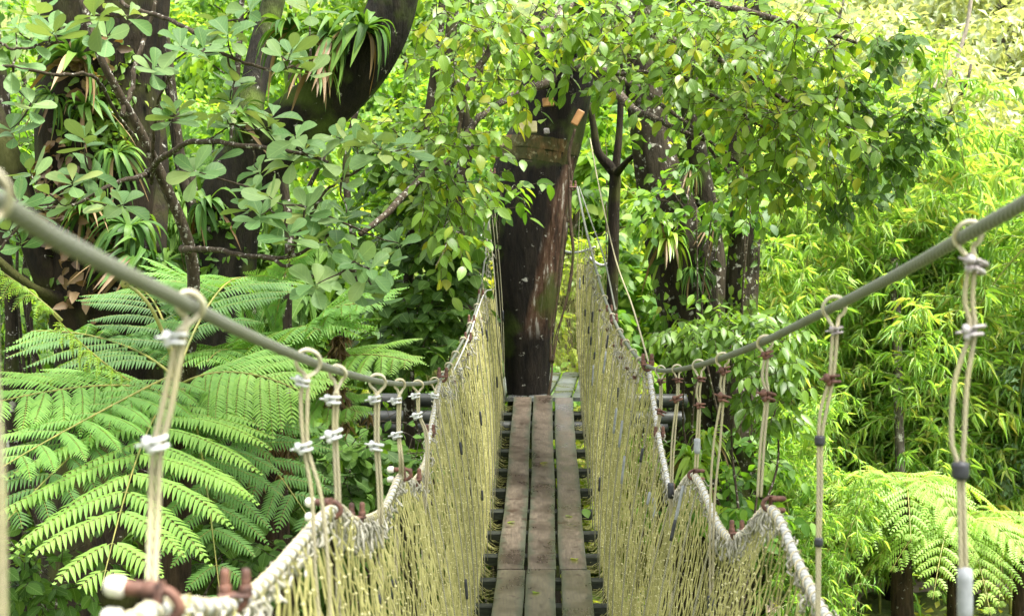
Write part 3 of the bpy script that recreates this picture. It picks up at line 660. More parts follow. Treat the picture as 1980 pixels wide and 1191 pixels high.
# dark steel hook where rail meets the tree
ubolt(W(1108, 362, 14.9), Xr, UP, .018); ubolt(W(953, 335, 14.95), Xr, UP, .014)

# ---- frayed lashings along the top ropes
g = np.random.RandomState(5)
for side, P in ((-1, nrL), (1, nrR)):
    mb = MB(); wr = MB()
    for k in range(150 if side < 0 else 150):
        q = P[min(int(k), 149)]
        if q[1] < 1.5: continue
        rr = .0098 if side < 0 else .0125
        i_ = int(k); t = nrm(P[min(i_+1, 149)]-P[max(i_-1, 0)])
        near_dip = 1.6 if any(abs(q[1]-e) < .45 for e in ((3.8, 5.7) if side < 0 else (5.0, 6.7, 4.7))) else .8
        for _ in range(int(5*near_dip)):
            p0 = q+np.array([g.randn()*.01, g.uniform(-.04, .04), -.008]); L = g.uniform(.015, .05)*near_dip
            pts = [p0]
            for m_ in range(3): pts.append(pts[-1]+np.array([g.randn()*.006, g.randn()*.011, -L/3+g.randn()*.004]))
            if g.rand() < .4: pts.append(pts[-1]+np.array([g.randn()*.008, g.randn()*.012, .012]))
            tube(mb, smooth_path(pts, 8), g.uniform(.002, .0038), 4)
    # beyond the kink too
    Q = railL2 if side < 0 else railR2
    for q in Q[:44]:
        for _ in range(3):
            p0 = q+np.array([-side*g.uniform(0, .05), g.uniform(-.06, .06), -g.uniform(.02, .1)]); pts = [p0]
            for m_ in range(3): pts.append(pts[-1]+np.array([g.randn()*.02, g.randn()*.02, -.02+g.randn()*.012]))
            tube(mb, smooth_path(pts, 7), g.uniform(.002, .004), 4)
    bpart(mb, 'lashing', M['wad'], label='frayed pale cord ends on the '+('left' if side < 0 else 'right')+' net rope')
    hp = smooth_path(P[2:], 1400); T_, N_, B_ = frames(hp); ss = np.concatenate([[0], np.cumsum(np.linalg.norm(np.diff(hp, axis=0), axis=1))]); rr = (.0098 if side < 0 else .0125)+.002
    a = ss/.055*6.283+.8*np.sin(ss*9); tube(wr, hp+rr*(np.cos(a)[:, None]*N_+np.sin(a)[:, None]*B_), .0026, 4); bpart(wr, 'rope_wrap', M['loop'])

# ------------------------------------------------------------------ PLATFORM round the tree, with beams
plat = empty('tree_platform', W(1060, 767, 15.2), 'small grey plank platform round the big dark tree at the end of the bridge', 'platform')
PO = W(1060, 767, 15.2)
pz = lambda d: deck_z(14.72)-.03+0*d
for k in range(7):
    a = W(1090, 745, 15.6); 
    xo = -.75+.235*k+.12
    plank(plat, PO, xo, .21, 15.02, 18.6, .04, M['plank_grey'], lambda d: .43+(d-15)*.075, lambda d: pz(d)+.03*(d-15), 'plank', seed=30+k)
for (x0, x1, py, d, r) in ((740, 1290, 826, 14.1, .06), (1150, 1322, 810, 14.12, .075), (695, 950, 808, 14.12, .075), (1150, 1327, 775, 14.25, .07), (700, 955, 774, 14.25, .07), (690, 1320, 806, 18.0, .08)):
    mb = MB(); p0 = W(x0, py, d); p1 = W(x1, py, d); tube(mb, np.linspace(p0, p1, 20), r, 16, lump=.02, seed=int(d))
    o = mb.build('support_log', M['log'], None, True, PO); o.parent = plat; o.location = (0, 0, 0)

# ------------------------------------------------------------------ trunk builder
def trunk_mesh(pts, n=60, sides=22, lump=.06, seed=0):
    """pts rows: px,py,d,radius -> MB"""
    P = np.array([[*W(p[0], p[1], p[2]), p[3]] for p in pts]); S = smooth_path(P, n); mb = MB()
    tube(mb, S[:, :3], S[:, 3], sides, lump=lump, seed=seed); return mb, S
def gpy(d, x=0): return 595.5+(CZ-gz((x-990)/F*d, d)+.25)/d*F     # pixel row of the ground at distance d

# platform tree
OT = W(1020, 760, 15.4)
hero = empty('platform_tree', (OT[0], OT[1], gz(OT[0], OT[1])), 'very dark thick leaning trunk with white and rust streaks standing through the platform', 'tree')
HO = np.array(hero.location)
def part_of(mb, name, mat, par, org, label=None, smooth=True):
    o = mb.build(name, mat, None, smooth, org); o.parent = par; o.location = (0, 0, 0)
    if label: o['label'] = label
    return o
tr, S = trunk_mesh([(1015, gpy(15.5), 15.5, .45), (1018, 950, 15.5, .34), (1020, 800, 15.5, .235), (1020, 750, 15.5, .235), (1018, 640, 15.5, .3), (1020, 520, 15.5, .37), (1024, 420, 15.5, .415), (1032, 330, 15.5, .43), (1044, 296, 15.5, .41), (1062, 250, 15.5, .375), (1074, 180, 15.5, .38), (1085, 90, 15.6, .4), (1110, 0, 15.7, .36), (1135, -120, 15.9, .3)], 110, 40, .06, 4)
HERO_RINGS = tr.v[0][:110*40].reshape(110, 40, 3)
part_of(tr, 'trunk', M['bark_hero'], hero, HO)
mb = MB()
for pts in ([(1100, 320), (1103, 430), (1108, 500), (1092, 590), (1072, 660), (1066, 730), (1058, 775)], [(1092, 420), (1085, 500), (1076, 590), (1066, 640), (1064, 700)], [(1108, 500), (1100, 560), (1080, 640), (1068, 700)], [(1112, 250), (1100, 300), (1106, 360), (1098, 430)]):
    P = np.array([W(p[0], p[1], 15.05) for p in pts]); tube(mb, smooth_path(P, 40)*1.0, .013+.006*np.sin(np.linspace(0, 7, 40)), 7, lump=.1, seed=len(pts))
part_of(mb, 'root', M['vine'], hero, HO, 'brown hanging aerial root')
# limbs of the platform tree
mb = MB()
HL = [[(1110, 60, 15.4, .16), (1150, 130, 14.6, .1), (1215, 210, 13.5, .05), (1290, 250, 12.6, .035), (1370, 285, 12, .02)],
      [(1070, 150, 15.3, .1), (1000, 180, 14, .05), (930, 230, 12.6, .04), (880, 310, 11.6, .036), (830, 340, 11.0, .034), (760, 410, 10.6, .032), (700, 455, 10.4, .026)],
      [(1105, 10, 15.4, .13), (1040, 60, 13.5, .06), (960, 70, 12, .04), (890, 60, 11.4, .025)],
      [(1120, -20, 15.5, .14), (1230, 40, 13.2, .06), (1330, 90, 12, .035), (1450, 150, 11.2, .028), (1560, 230, 11, .016)],
      [(1120, 0, 15.5, .12), (1260, -20, 13, .06), (1420, 20, 11.8, .04), (1560, 60, 11, .03), (1660, 90, 10.6, .014)],
      [(1100, 120, 15.2, .09), (1180, 140, 13.2, .035), (1300, 140, 12, .026), (1400, 200, 11.4, .02), (1480, 250, 11, .012)],
      [(1370, 285, 12, .02), (1420, 350, 11.8, .013), (1440, 400, 11.6, .008)],
      [(960, 70, 12, .04), (900, 180, 11.6, .03), (885, 250, 11.5, .02), (870, 330, 11.3, .012), (860, 430, 11.2, .009)],
      [(1150, 130, 14.6, .05), (1230, 170, 13, .03), (1320, 230, 12.2, .02), (1400, 290, 11.8, .016), (1480, 350, 11.6, .01)]]
NODES = []
for L in HL:
    P = np.array([[*W(p[0], p[1], p[2]), p[3]] for p in L]); S = smooth_path(P, 34)
    S[:, :3] += np.cumsum(np.random.RandomState(len(L)+int(L[0][0])).randn(34, 3)*.006, axis=0)
    tube(mb, S[:, :3], S[:, 3]*.8, 8, lump=.05, seed=3); NODES += [s[:3] for s in S]
part_of(mb, 'limb', M['twig'], hero, HO)

# ------------------------------------------------------------------ connected foliage growth
def grow(nodes, targets, twigs, r0=.007, sag=.05, jit=.03, seed=0):
    """connect every target to the nearest node of the branch network with a thin curved twig"""
    g = np.random.RandomState(seed); N = np.array(nodes); T = np.array(targets); out = []
    d = np.array([np.min(np.linalg.norm(N-t, axis=1)) for t in T]); T = T[np.argsort(d)]
    for t in T:
        dd = np.linalg.norm(N-t, axis=1); j = int(np.argmin(dd+.0)); a = N[j]; L = dd[j]
        m1 = a+(t-a)*.35+np.array([0, 0, 1])*sag*L+g.randn(3)*jit*L; m2 = a+(t-a)*.7+np.array([0, 0, 1])*sag*L+g.randn(3)*jit*L
        n_ = 6 if L < .6 else 10
        S = smooth_path([a, m1, m2, t], n_); rr = r0*(.6+.5*min(L, 2))
        tube(twigs, S, np.linspace(rr, rr*.4, n_), 4, caps=False)
        N = np.vstack([N, S[2:]]); out.append((t, nrm(S[-1]-S[-2])))
    return out
def spray(P, dirv, leaves, g, n=9, ll=.11, lw=.06, T=OVATE, length=.3, hang=.55, twigs=None, var0=0, rad=.0025):
    """a leafy shoot: alternate leaves along a short curved shoot"""
    L = length; d = nrm(dirv+g.randn(3)*.35); pts = [P]; 
    for k in range(4):
        d = nrm(d+g.randn(3)*.2+np.array([0, 0, -.1])); pts.append(pts[-1]+d*L/4)
    S = smooth_path(pts, n+1)
    if twigs is not None: tube(twigs, S[::2] if n > 5 else S, rad, 3, caps=False)
    Pp = []; Dd = []; Nn = []
    tt = nrm(np.gradient(S, axis=0))
    for k in range(n):
        side = nrm(np.cross(tt[k], UP)+g.randn(3)*.15)*(1 if k % 2 else -1)
        dv = nrm(side*.9+tt[k]*.5+np.array([0, 0, -hang])+g.randn(3)*.25)
        Pp.append(S[k]); Dd.append(dv); Nn.append(UP+g.randn(3)*.45+np.array([0, -.35, 0]))
    sc = g.uniform(.7, 1.2, n)
    scatter(leaves, Pp, np.array(Dd), np.array(Nn), ll*sc, lw*sc, T, np.clip(g.rand(n)*.8+var0, 0, 1))
def ellipse_targets(regs, g):
    T = []
    for (px, py, rx, ry, d0, d1, n) in regs:
        for _ in range(n):
            a = g.rand()*6.283; r = math.sqrt(g.rand()); T.append(W(px+rx*r*math.cos(a), py+ry*r*math.sin(a), g.uniform(d0, d1)))
    return T

# platform tree's own leafy branches (upper middle and upper right)
g = np.random.RandomState(11); tw = MB(); lv = MB()
regs = [(900, 50, 110, 80, 10.5, 12.5, 50), (1050, 60, 110, 75, 11, 13.5, 46), (940, 160, 100, 50, 11, 12.5, 18), (1250, 60, 170, 90, 11, 13, 85), (1290, 140, 130, 45, 11, 12.5, 22), (1450, 110, 160, 120, 10.5, 12, 95), (1470, 230, 90, 60, 10.5, 12, 24),
        (1600, 60, 70, 60, 10.3, 11.4, 16), (1560, 200, 110, 110, 10.5, 11.5, 50), (1430, 325, 70, 30, 11, 12, 5), (1530, 320, 100, 70, 10.8, 11.6, 26), (860, 330, 80, 90, 10.8, 11.6, 36), (865, 430, 40, 60, 10.8, 11.6, 12), (800, 250, 70, 60, 10.8, 11.6, 12)]
E = grow(NODES, ellipse_targets(regs, g), tw, seed=1)
for t, dv in E:
    for q in range(2 if g.rand() < .6 else 1): spray(t, dv, lv, g, g.randint(4, 7), .125, .072, OVATE, g.uniform(.25, .5), twigs=tw, var0=.12)
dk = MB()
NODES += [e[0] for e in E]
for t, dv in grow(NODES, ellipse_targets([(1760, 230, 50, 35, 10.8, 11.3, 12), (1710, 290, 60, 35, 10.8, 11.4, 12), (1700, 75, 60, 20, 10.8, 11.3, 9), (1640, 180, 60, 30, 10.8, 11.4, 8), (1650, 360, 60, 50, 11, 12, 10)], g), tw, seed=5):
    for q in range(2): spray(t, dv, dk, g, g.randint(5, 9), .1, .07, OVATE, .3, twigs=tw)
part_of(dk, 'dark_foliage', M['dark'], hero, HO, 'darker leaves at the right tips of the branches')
part_of(tw, 'twig', M['twig'], hero, HO); part_of(lv, 'crown', M['ovate'], hero, HO)
# things fixed on the trunk
def block(px, py, d, sx, sz, tilt, mat, label, sy=.05, yaw=0):
    mb = MB(); c = W(px, py, d); X = np.array([math.cos(tilt), -yaw, math.sin(tilt)]); X = nrm(X); Z = nrm(np.array([-math.sin(tilt), 0, math.cos(tilt)])); Yv = np.cross(Z, X)
    box(mb, [0, 0, 0], sx, sy, sz, (X, Yv, Z), .008); o = mb.build('wood_block', mat, None, False); o.location = tuple(c); return tag(o, label, 'block', 'blocks on the platform tree')
block(1020, 246, 15.04, .2, .12, .02, M['block'], 'pale yellow squared block fixed on the dark trunk above its band')
block(1057, 254, 15.02, .06, .06, .1, M['clipg'], 'tiny grey block on the dark trunk above its band')
block(1117, 228, 15.1, .08, .17, -.5, M['block_o'], 'tilted orange block on the right edge of the dark trunk')
block(1060, 198, 15.05, .12, .09, .1, M['block_o'], 'small orange block highest on the dark trunk')
RG = HERO_RINGS
for (zt, zb, off, sd_) in ((CZ+(595.5-266)/F*15.2, CZ+(595.5-289)/F*15.2, .006, 1), (CZ+(595.5-290)/F*15.2, CZ+(595.5-311)/F*15.2, .003, 2)):
    gg = np.random.RandomState(sd_); mb = MB(); sides = RG.shape[1]; cz = RG[:, :, 2].mean(1); rows = []
    for k in range(sides):
        sl_ = -.05*math.cos(k/sides*6.283); zz = [zt+gg.uniform(-.006, .006)+sl_, zb+gg.uniform(-.006, .006)+sl_]; col = []
        for z in zz:
            p = np.array([np.interp(z, RG[:, k, 2], RG[:, k, a_]) for a_ in range(2)]); c_ = np.array([np.interp(z, cz, RG[:, :, a_].mean(1)) for a_ in range(2)])
            n_ = (p-c_)/np.linalg.norm(p-c_); o2 = off+gg.uniform(-.004, .006); col += [(*(p-n_*.03), z), (*(p+n_*o2), z)]
        rows += col
    Q = []
    for k in range(sides):
        a = k*4; b = ((k+1) % sides)*4; Q += [[a+1, b+1, b+3, a+3], [a, b, b+1, a+1], [a+3, b+3, b+2, a+2]]
    mb.add(rows, Q); part_of(mb, 'band', M['band'], hero, HO, 'mossy orange wooden band round the trunk', smooth=False)

# ------------------------------------------------------------------ bromeliads (templates, then copies)
def strap_rosette(name, n, ll, lw, mats, seed, dead=6, up=.5):
    g = np.random.RandomState(seed); root = empty(name, (0, -50, -20), 'x', 'bromeliad'); mb = MB(); dm = MB()
    def strap(mbx, az_, L, wd, lift, droop, var):
        out = np.array([math.cos(az_), math.sin(az_), 0]); s = 8; P = []
        for k in range(s+1):
            t = k/s; P.append(out*L*(t*.8)*(1-.12*t)+UP*(lift*L*math.sin(t*1.9)-droop*L*t**2.2))
        P = np.array(P); T_ = nrm(np.gradient(P, axis=0)); S_ = np.cross(T_, UP); S_ = nrm(S_)
        t = np.linspace(0, 1, s+1); hw = wd*.5*np.minimum(1, (1-t)*2.6)**.8*(.75+.5*t)
        Nv = np.cross(S_, T_); V = []; A = []
        for k in range(s+1):
            for e, f in ((-1, .22), (0, 0), (1, .22)): V.append(P[k]+S_[k]*hw[k]*e+Nv[k]*hw[k]*f*1.2); A.append((var, t[k], .5+e*.45, 1))
        Q = [[k*3+e, k*3+e+1, k*3+4+e, k*3+3+e] for k in range(s) for e in range(2)]
        mbx.add(V, Q, None, A)
    for k in range(n):
        f = k/n; strap(mb, k*2.4+g.randn()*.2, ll*g.uniform(.75, 1.1), lw*g.uniform(.8, 1.2), up*(1.1-.8*f)+g.uniform(-.1, .1), .35+.75*f+g.uniform(-.1, .2), g.rand())
    for k in range(dead): strap(dm, g.rand()*6.28, ll*g.uniform(.7, 1.1), lw*.8, .1, 1.2, g.rand())
    mb.build('leaf_rosette', mats[0], root)
    if dead: dm.build('dead_leaves', mats[1], root)
    return root
B1 = strap_rosette('bromeliad', 30, .34, .048, (M['strap'], M['dead']), 1, 6)
B2 = strap_rosette('bromeliad', 44, .32, .03, (M['strap'], M['dead']), 2, 7, .35)
B3 = strap_rosette('bromeliad', 30, .4, .042, (M['strap_bright'], M['dead']), 3, 3)
BRO = [B1, B2, B3]; used = [False]*3
def bromeliad(kind, px, py, d, sc, label, rot=(0, 0, 0)):
    o = BRO[kind]; loc = W(px, py, d)
    if used[kind]: o = copy_tree(o)
    used[kind] = True
    o.location = tuple(loc); o.rotation_euler = rot; o.scale = (sc,)*3; o['label'] = label; o['group'] = 'bromeliads growing on the trunks'; o['category'] = 'bromeliad'

# ------------------------------------------------------------------ LEFT TREES
def tree_thing(name, pts, mat, label, cat='tree', extra=(), n=110, sides=32, lump=.085, seed=0, group=None):
    d = pts[0][2]; c = W(pts[0][0], pts[0][1], d); org = np.array([c[0], c[1], c[2]])
    root = empty(name, org, label, cat, group); mb, S = trunk_mesh(pts, n, sides, lump, seed); part_of(mb, 'trunk', mat, root, org)
    for e in extra:
        m2, _ = trunk_mesh(e, 30, 12, lump, seed+5); part_of(m2, 'limb', mat, root, org)
    return root, org
t1, o1 = tree_thing('old_tree', [(215, gpy(10.2, 215), 10.2, .62), (205, 950, 10.2, .44), (205, 700, 10.2, .37), (195, 560, 10.2, .42), (185, 430, 10.2, .4), (188, 260, 10.2, .43), (196, 120, 10.2, .43), (208, 0, 10.2, .44), (225, -180, 10.3, .43)], M['bark_dark'],
    'massive dark mossy trunk at the far left hung with bromeliads', extra=[
    [(170, 620, 10.2, .2), (110, 560, 10, .13), (70, 480, 9.9, .1), (20, 330, 9.9, .1), (-30, 180, 10, .09)],
    [(290, 500, 10.1, .12), (300, 300, 10.4, .09), (290, 150, 10.5, .08), (320, -60, 10.6, .07)],
    [(180, 600, 10, .1), (90, 570, 9.8, .04), (40, 540, 9.7, .03), (-30, 480, 9.6, .03)]], seed=2)
t2, o2 = tree_thing('leaning_tree', [(440, gpy(9.8, 440), 9.8, .4), (440, 900, 9.8, .28), (440, 700, 9.8, .22), (440, 560, 9.8, .2), (445, 430, 9.8, .21), (475, 340, 9.8, .22), (540, 270, 9.8, .2), (620, 205, 9.8, .2), (700, 130, 9.8, .18), (750, 40, 9.8, .17), (775, -70, 9.8, .16), (790, -160, 9.8, .15)], M['bark_limb'],
    'black mossy trunk that leans up to the right behind the ferns', extra=[
    [(470, 350, 9.9, .14), (480, 250, 10.3, .1), (500, 120, 10.6, .1), (530, 0, 10.8, .09), (545, -100, 10.9, .08)]], seed=6)
def bark_leaves(root, org, px0, px1, py0, py1, d, r, n, mat, seed, ll=.07):
    g = np.random.RandomState(seed); mb = MB(); P = []; N = []; D = []
    cl = [(g.rand(), g.rand(), g.uniform(-1.1, 1.1)) for _ in range(9)]
    for k in range(n):
        c_ = cl[g.randint(9)]; v = np.clip(c_[1]+g.randn()*.07, 0, 1); a = c_[2]+g.randn()*.25
        c = W(px0+(px1-px0)*v, py0+(py1-py0)*v, d); o_ = np.array([math.sin(a), -math.cos(a), 0])
        P.append(c+o_*(r+g.uniform(.0, .05))); N.append(o_+g.randn(3)*.4); D.append(g.randn(3)*.6+UP*-.5+o_*.4)
    sc = g.uniform(.6, 1.4, n); scatter(mb, P, np.array(D), np.array(N), ll*sc, ll*.55*sc, MIDL, g.rand(n)); part_of(mb, 'climber', M[mat], root, org, 'small climbing leaves on the bark')
bark_leaves(t1, o1, 205, 190, 20, 640, 10.2, .38, 420, 'ovate', 1)
bark_leaves(t1, o1, 205, 190, 100, 640, 10.2, .39, 200, 'dead', 2, .1)
bark_leaves(t2, o2, 440, 445, 430, 640, 9.8, .2, 120, 'dark', 3)
# slender stems behind the left foliage
thin = [(338, 380, [(375, 460), (345, 300), (325, 120), (310, 20), (305, -60)], 11, .05), (0, 0, [(455, 430), (450, 260), (462, 100), (470, -60)], 12, .03), (0, 0, [(555, 700), (560, 480), (548, 330), (560, 200), (565, 60), (570, -60)], 12.5, .045), (0, 0, [(640, 760), (690, 560), (668, 330), (690, 200), (700, 60)], 13, .035),
        (0, 0, [(905, 700), (900, 560), (880, 400), (905, 260), (870, 120), (885, -60)], 13.2, .075), (0, 0, [(790, 600), (800, 420), (812, 300), (832, 200), (850, 60), (860, -50)], 12.6, .05), (0, 0, [(25, 800), (20, 560), (-5, 380), (10, 220), (-10, 60)], 10.6, .05), (0, 0, [(420, 560), (385, 440), (350, 330), (335, 200), (300, 80), (290, -50)], 10.8, .045)]
for k, (_, _, L, d, r) in enumerate(thin):
    pts = [(L[0][0]+8, gpy(d, L[0][0]), d, r*1.3)]+[(p[0], p[1], d, r*(1-.06*i_)) for i_, p in enumerate(L)]
    places = ['slim brown stem just right of the massive left trunk', 'slim stem rising behind the pale rosette leaves', 'slim mottled stem behind the leaning black trunk', 'thin stem standing right of the leaning black trunk', 'dark narrow trunk half hidden by vine leaves left of the platform tree', 'slim trunk between the leaning trunk and the platform tree', 'slim dark stem at the left edge of the picture', 'slim curved brown stem crossing behind the left branches']
    tree_thing('slender_tree', pts, M['bark_mid'], places[k], n=50, sides=10, lump=.08, seed=k, group='slender understory stems')

# rosette-leaved tree with authored branches
ro = W(300, gpy(8.4, 300), 8.4); ros = empty('round_leaf_tree', ro, 'spreading tree with rosettes of rounded pale leaves before the dark left trunks', 'tree')
BR = [[(330, gpy(8.4, 300), 8.5, .09), (345, 900, 8.4, .06), (352, 640, 8.3, .05), (350, 500, 8.2, .045), (328, 420, 8.1, .04), (290, 340, 8, .042), (262, 275, 7.9, .036), (225, 190, 7.8, .032), (185, 120, 7.7, .027), (150, 40, 7.7, .024), (130, -30, 7.7, .02)],
      [(215, -60, 7.6, .02), (235, 0, 7.6, .016), (320, 30, 7.4, .016), (400, 78, 7.2, .014), (450, 115, 7.1, .012), (520, 135, 7, .01), (570, 125, 7, .008)],
      [(285, 330, 8, .024), (335, 290, 7.6, .02), (400, 270, 7.3, .018), (500, 285, 7.1, .014), (570, 300, 7, .012), (640, 315, 6.9, .009)],
      [(235, 225, 7.8, .02), (262, 150, 7.9, .017), (278, 80, 8, .016), (300, 0, 8, .014)],
      [(352, 480, 8.2, .03), (400, 478, 7.8, .02), (480, 492, 7.5, .016), (560, 490, 7.3, .012), (640, 450, 7.1, .01)],
      [(262, 275, 7.9, .014), (180, 155, 7.3, .012), (110, 150, 7.1, .011), (40, 140, 7, .01), (-30, 138, 7, .01)],
      [(290, 340, 8, .02), (215, 365, 7.5, .014), (150, 400, 7.3, .011), (60, 420, 7.1, .01), (-20, 500, 7, .009)],
      [(290, 355, 8, .016), (310, 220, 7.6, .01), (330, 150, 7.3, .008)],
      [(560, 490, 7.3, .013), (620, 400, 7, .01), (700, 330, 6.9, .008)], [(480, 492, 7.5, .014), (600, 520, 7.2, .012), (690, 510, 7, .01), (740, 480, 6.9, .008)],
      [(-40, 60, 6.8, .01), (30, 100, 6.8, .008), (120, 90, 6.9, .006)]]
mb = MB(); NR2 = []
for i_, L in enumerate(BR):
    P = np.array([[*W(p[0], p[1], p[2]), p[3]] for p in L]); S = smooth_path(P, 40 if i_ else 70); S[:, :3] += np.cumsum(np.random.RandomState(i_).randn(len(S), 3)*.004, axis=0)
    if i_ == 0: tk = MB(); tube(tk, S[:, :3], S[:, 3]*.8, 10, lump=.08, seed=1); part_of(tk, 'trunk', M['twig'], ros, ro)
    else: tube(mb, S[:, :3], S[:, 3]*.8, 8, lump=.06, seed=i_)
    NR2 += [s[:3] for s in S if s[2] > CZ-1]
part_of(mb, 'limb', M['twig'], ros, ro)
RC = [(30, 55), (60, 75), (105, 55), (25, 125), (75, 20), (208, 68), (105, 60), (250, 30), (180, 30), (362, 100), (350, 90), (440, 68), (425, 45), (395, 95), (480, 20), (600, 20), (565, 95), (598, 130), (545, 110), (175, 335), (165, 265), (58, 330), (95, 375), (30, 385), (68, 400), (200, 395), (330, 225), (342, 215), (300, 130),
      (450, 240), (432, 225), (445, 195), (528, 225), (520, 245), (490, 365), (505, 415), (475, 400), (590, 290), (618, 305), (570, 262), (560, 300), (690, 282), (735, 290), (720, 270), (645, 335), (625, 415), (648, 440), (670, 412), (590, 400), (745, 505), (715, 520), (685, 505), (636, 540), (612, 550), (735, 575), (700, 555),
      (40, 470), (15, 440), (410, 300), (455, 150), (135, 395), (240, 395), (375, 330), (500, 330), (660, 350), (540, 420), (560, 450), (600, 460), (770, 470), (140, 350), (60, 200), (20, 250), (790, 285), (650, 265), (640, 480), (520, 380)]
g = np.random.RandomState(3); T = [W(p[0], p[1], g.uniform(6.6, 7.5)) for p in RC]; tw = MB(); lv = MB()
E = grow(NR2, T, tw, r0=.009, sag=-.08, jit=.05, seed=2)
for t, dv in E:
    n = g.randint(5, 9); ax = nrm(np.array([g.randn()*.3, -.45+g.randn()*.3, .75])); a0 = g.rand()*6
    e1 = nrm(np.cross(ax, [0.1, 1, 0.2])); e2 = np.cross(ax, e1); P_ = []; D_ = []; N_ = []; L_ = []
    for k in range(n):
        a = a0+k*2.4; f = k/n; out = e1*math.cos(a)+e2*math.sin(a); lift = .9-1.15*f+g.randn()*.12
        dvv = nrm(out+ax*lift); P_.append(t-ax*.012*k*.6); D_.append(dvv); N_.append(nrm(ax-out*lift)); L_.append(g.uniform(.115, .165)*(1 if k > 1 else .75))
    scatter(lv, P_, np.array(D_), np.array(N_)+g.randn(n, 3)*.22, np.array(L_), np.array(L_)*g.uniform(.46, .66, n), [OBOV, OBOV2, OBOV3][g.randint(3)], np.clip(g.rand(n)*.7+g.uniform(0, .35), 0, 1))
part_of(tw, 'twig', M['twig'], ros, ro); part_of(lv, 'crown', M['rosette'], ros, ro)

# bromeliads on the left trunks
for i_, a in enumerate([(0, 140, 120, 9.75, 1.15, 'green bromeliad highest on the massive left trunk'), (0, 175, 215, 9.75, .9, 'bromeliad with hanging dead leaves under the highest one on the left trunk'), (1, 225, 300, 9.75, 1.0, 'narrow leaved bromeliad halfway up the massive left trunk'), (1, 250, 440, 9.7, 1.35, 'large spiky bromeliad low on the massive left trunk'), (0, 255, 500, 9.65, 1.0, 'drooping bromeliad just under the large spiky one'), (1, 165, 410, 9.75, .9, 'small bromeliad behind the round leaves on the left trunk'), (1, 375, 430, 9.9, 1.0, 'bromeliad in the gap between the two dark left trunks'), (0, 400, 400, 9.6, .9, 'bromeliad on the foot of the leaning black trunk'),
                      (0, 700, 60, 9.5, 1.1, 'bromeliad with a yellowing leaf high on the leaning trunk'), (0, 630, 80, 9.5, 1.1, 'broad strap leaved bromeliad below the highest on the leaning trunk'), (1, 560, 60, 9.7, 1.2, 'bushy bromeliad above the bend of the leaning trunk'), (0, 475, 235, 9.6, .8, 'bromeliad with brown dead leaves at the bend of the leaning trunk'), (1, 320, 510, 9.8, .9, 'low bromeliad just above the ferns'), (1, 100, 190, 9.8, .8, 'small bromeliad on the left flank of the massive trunk'), (0, 610, 130, 9.5, .9, 'bromeliad hanging from the underside of the leaning trunk')]):
    bromeliad(a[0], a[1], a[2], a[3], a[4], a[5], (R(-28+10*math.sin(i_)), R(8*math.cos(i_*2)), i_*1.3))

# ------------------------------------------------------------------ RIGHT TREES
t3, o3 = tree_thing('mossy_tree', [(1330, gpy(15, 1330), 15, 0.528), (1340, 950, 15, 0.370), (1345, 800, 15, 0.326), (1340, 650, 15, 0.317), (1325, 540, 15, 0.334), (1300, 430, 15, 0.299), (1272, 330, 15, 0.229), (1255, 240, 15, 0.194), (1240, 120, 15, 0.176), (1230, -30, 15, 0.158), (1225, -120, 15, 0.150)], M['bark_mid'],
    'thick mossy trunk with epiphytes right of the bridge', extra=[[(1355, 700, 15, 0.176), (1380, 560, 15, 0.150), (1372, 430, 15, 0.132), (1350, 300, 15, 0.106), (1330, 150, 15, 0.106), (1325, -60, 15, 0.088)]], seed=9)
t4, o4 = tree_thing('lichened_tree', [(1405, gpy(14.5, 1400), 14.5, 0.344), (1425, 850, 14.5, 0.232), (1432, 650, 14.5, 0.155), (1435, 540, 14.5, 0.155), (1440, 430, 14.5, 0.146), (1430, 300, 14.5, 0.112), (1450, 150, 14.5, 0.103), (1460, -60, 14.5, 0.086)], M['bark_mid'], 'lichen spotted trunk beside the thick mossy one', seed=12)
bark_leaves(t3, o3, 1260, 1345, 240, 760, 15, .36, 120, 'bright', 4, .09)
bark_leaves(t3, o3, 1290, 1345, 340, 900, 15, .38, 130, 'dark', 6, .12)
bark_leaves(t4, o4, 1440, 1425, 400, 850, 14.5, .16, 120, 'ovate', 5, .09)
t5, o5 = tree_thing('forked_tree', [(1182, gpy(16.5, 1180), 16.5, .12), (1184, 800, 16.5, .085), (1182, 650, 16.5, .075), (1186, 520, 16.5, .07), (1188, 400, 16.5, .068), (1189, 335, 16.5, .07), (1175, 318, 16.5, .065), (1156, 295, 16.5, .05), (1148, 250, 16.5, .04), (1140, 200, 16.5, .03)], M['bark_dark'],
    'slender dark forked tree close behind the right rail', extra=[[(1188, 345, 16.5, .055), (1193, 300, 16.5, .045), (1198, 240, 16.5, .04), (1205, 120, 16.5, .035), (1215, -20, 16.5, .03)], [(1190, 338, 16.5, .05), (1215, 310, 16.2, .032), (1245, 285, 16, .026), (1270, 255, 16, .02)]], n=60, sides=10, seed=14)
for i_, a in enumerate([(2, 1290, 470, 14.6, 1.1, 'fresh green bromeliad on the left of the thick mossy trunk'), (1, 1345, 525, 14.6, .95, 'grassy epiphyte hanging on the thick mossy trunk'), (2, 1335, 890, 13.2, 1.15, 'bright green bromeliad below the right handrail hangers'), (1, 1330, 330, 14.6, .9, 'dark grassy epiphyte high on the thick mossy trunk'), (2, 1440, 610, 15.0, 1.0, 'strap leaved bromeliad on the lichen spotted trunk'), (2, 1270, 430, 14.6, .8, 'small bromeliad near the fork of the thick mossy trunk'), (1, 1375, 440, 14.6, .8, 'spiky epiphyte between the two right trunks'), (2, 1370, 850, 13.6, .9, 'small bromeliad above the brightest one')]):
    bromeliad(a[0], a[1], a[2], a[3], a[4], a[5], (R(-20+10*math.sin(i_)), R(8*math.cos(i_*2)), i_*1.9))

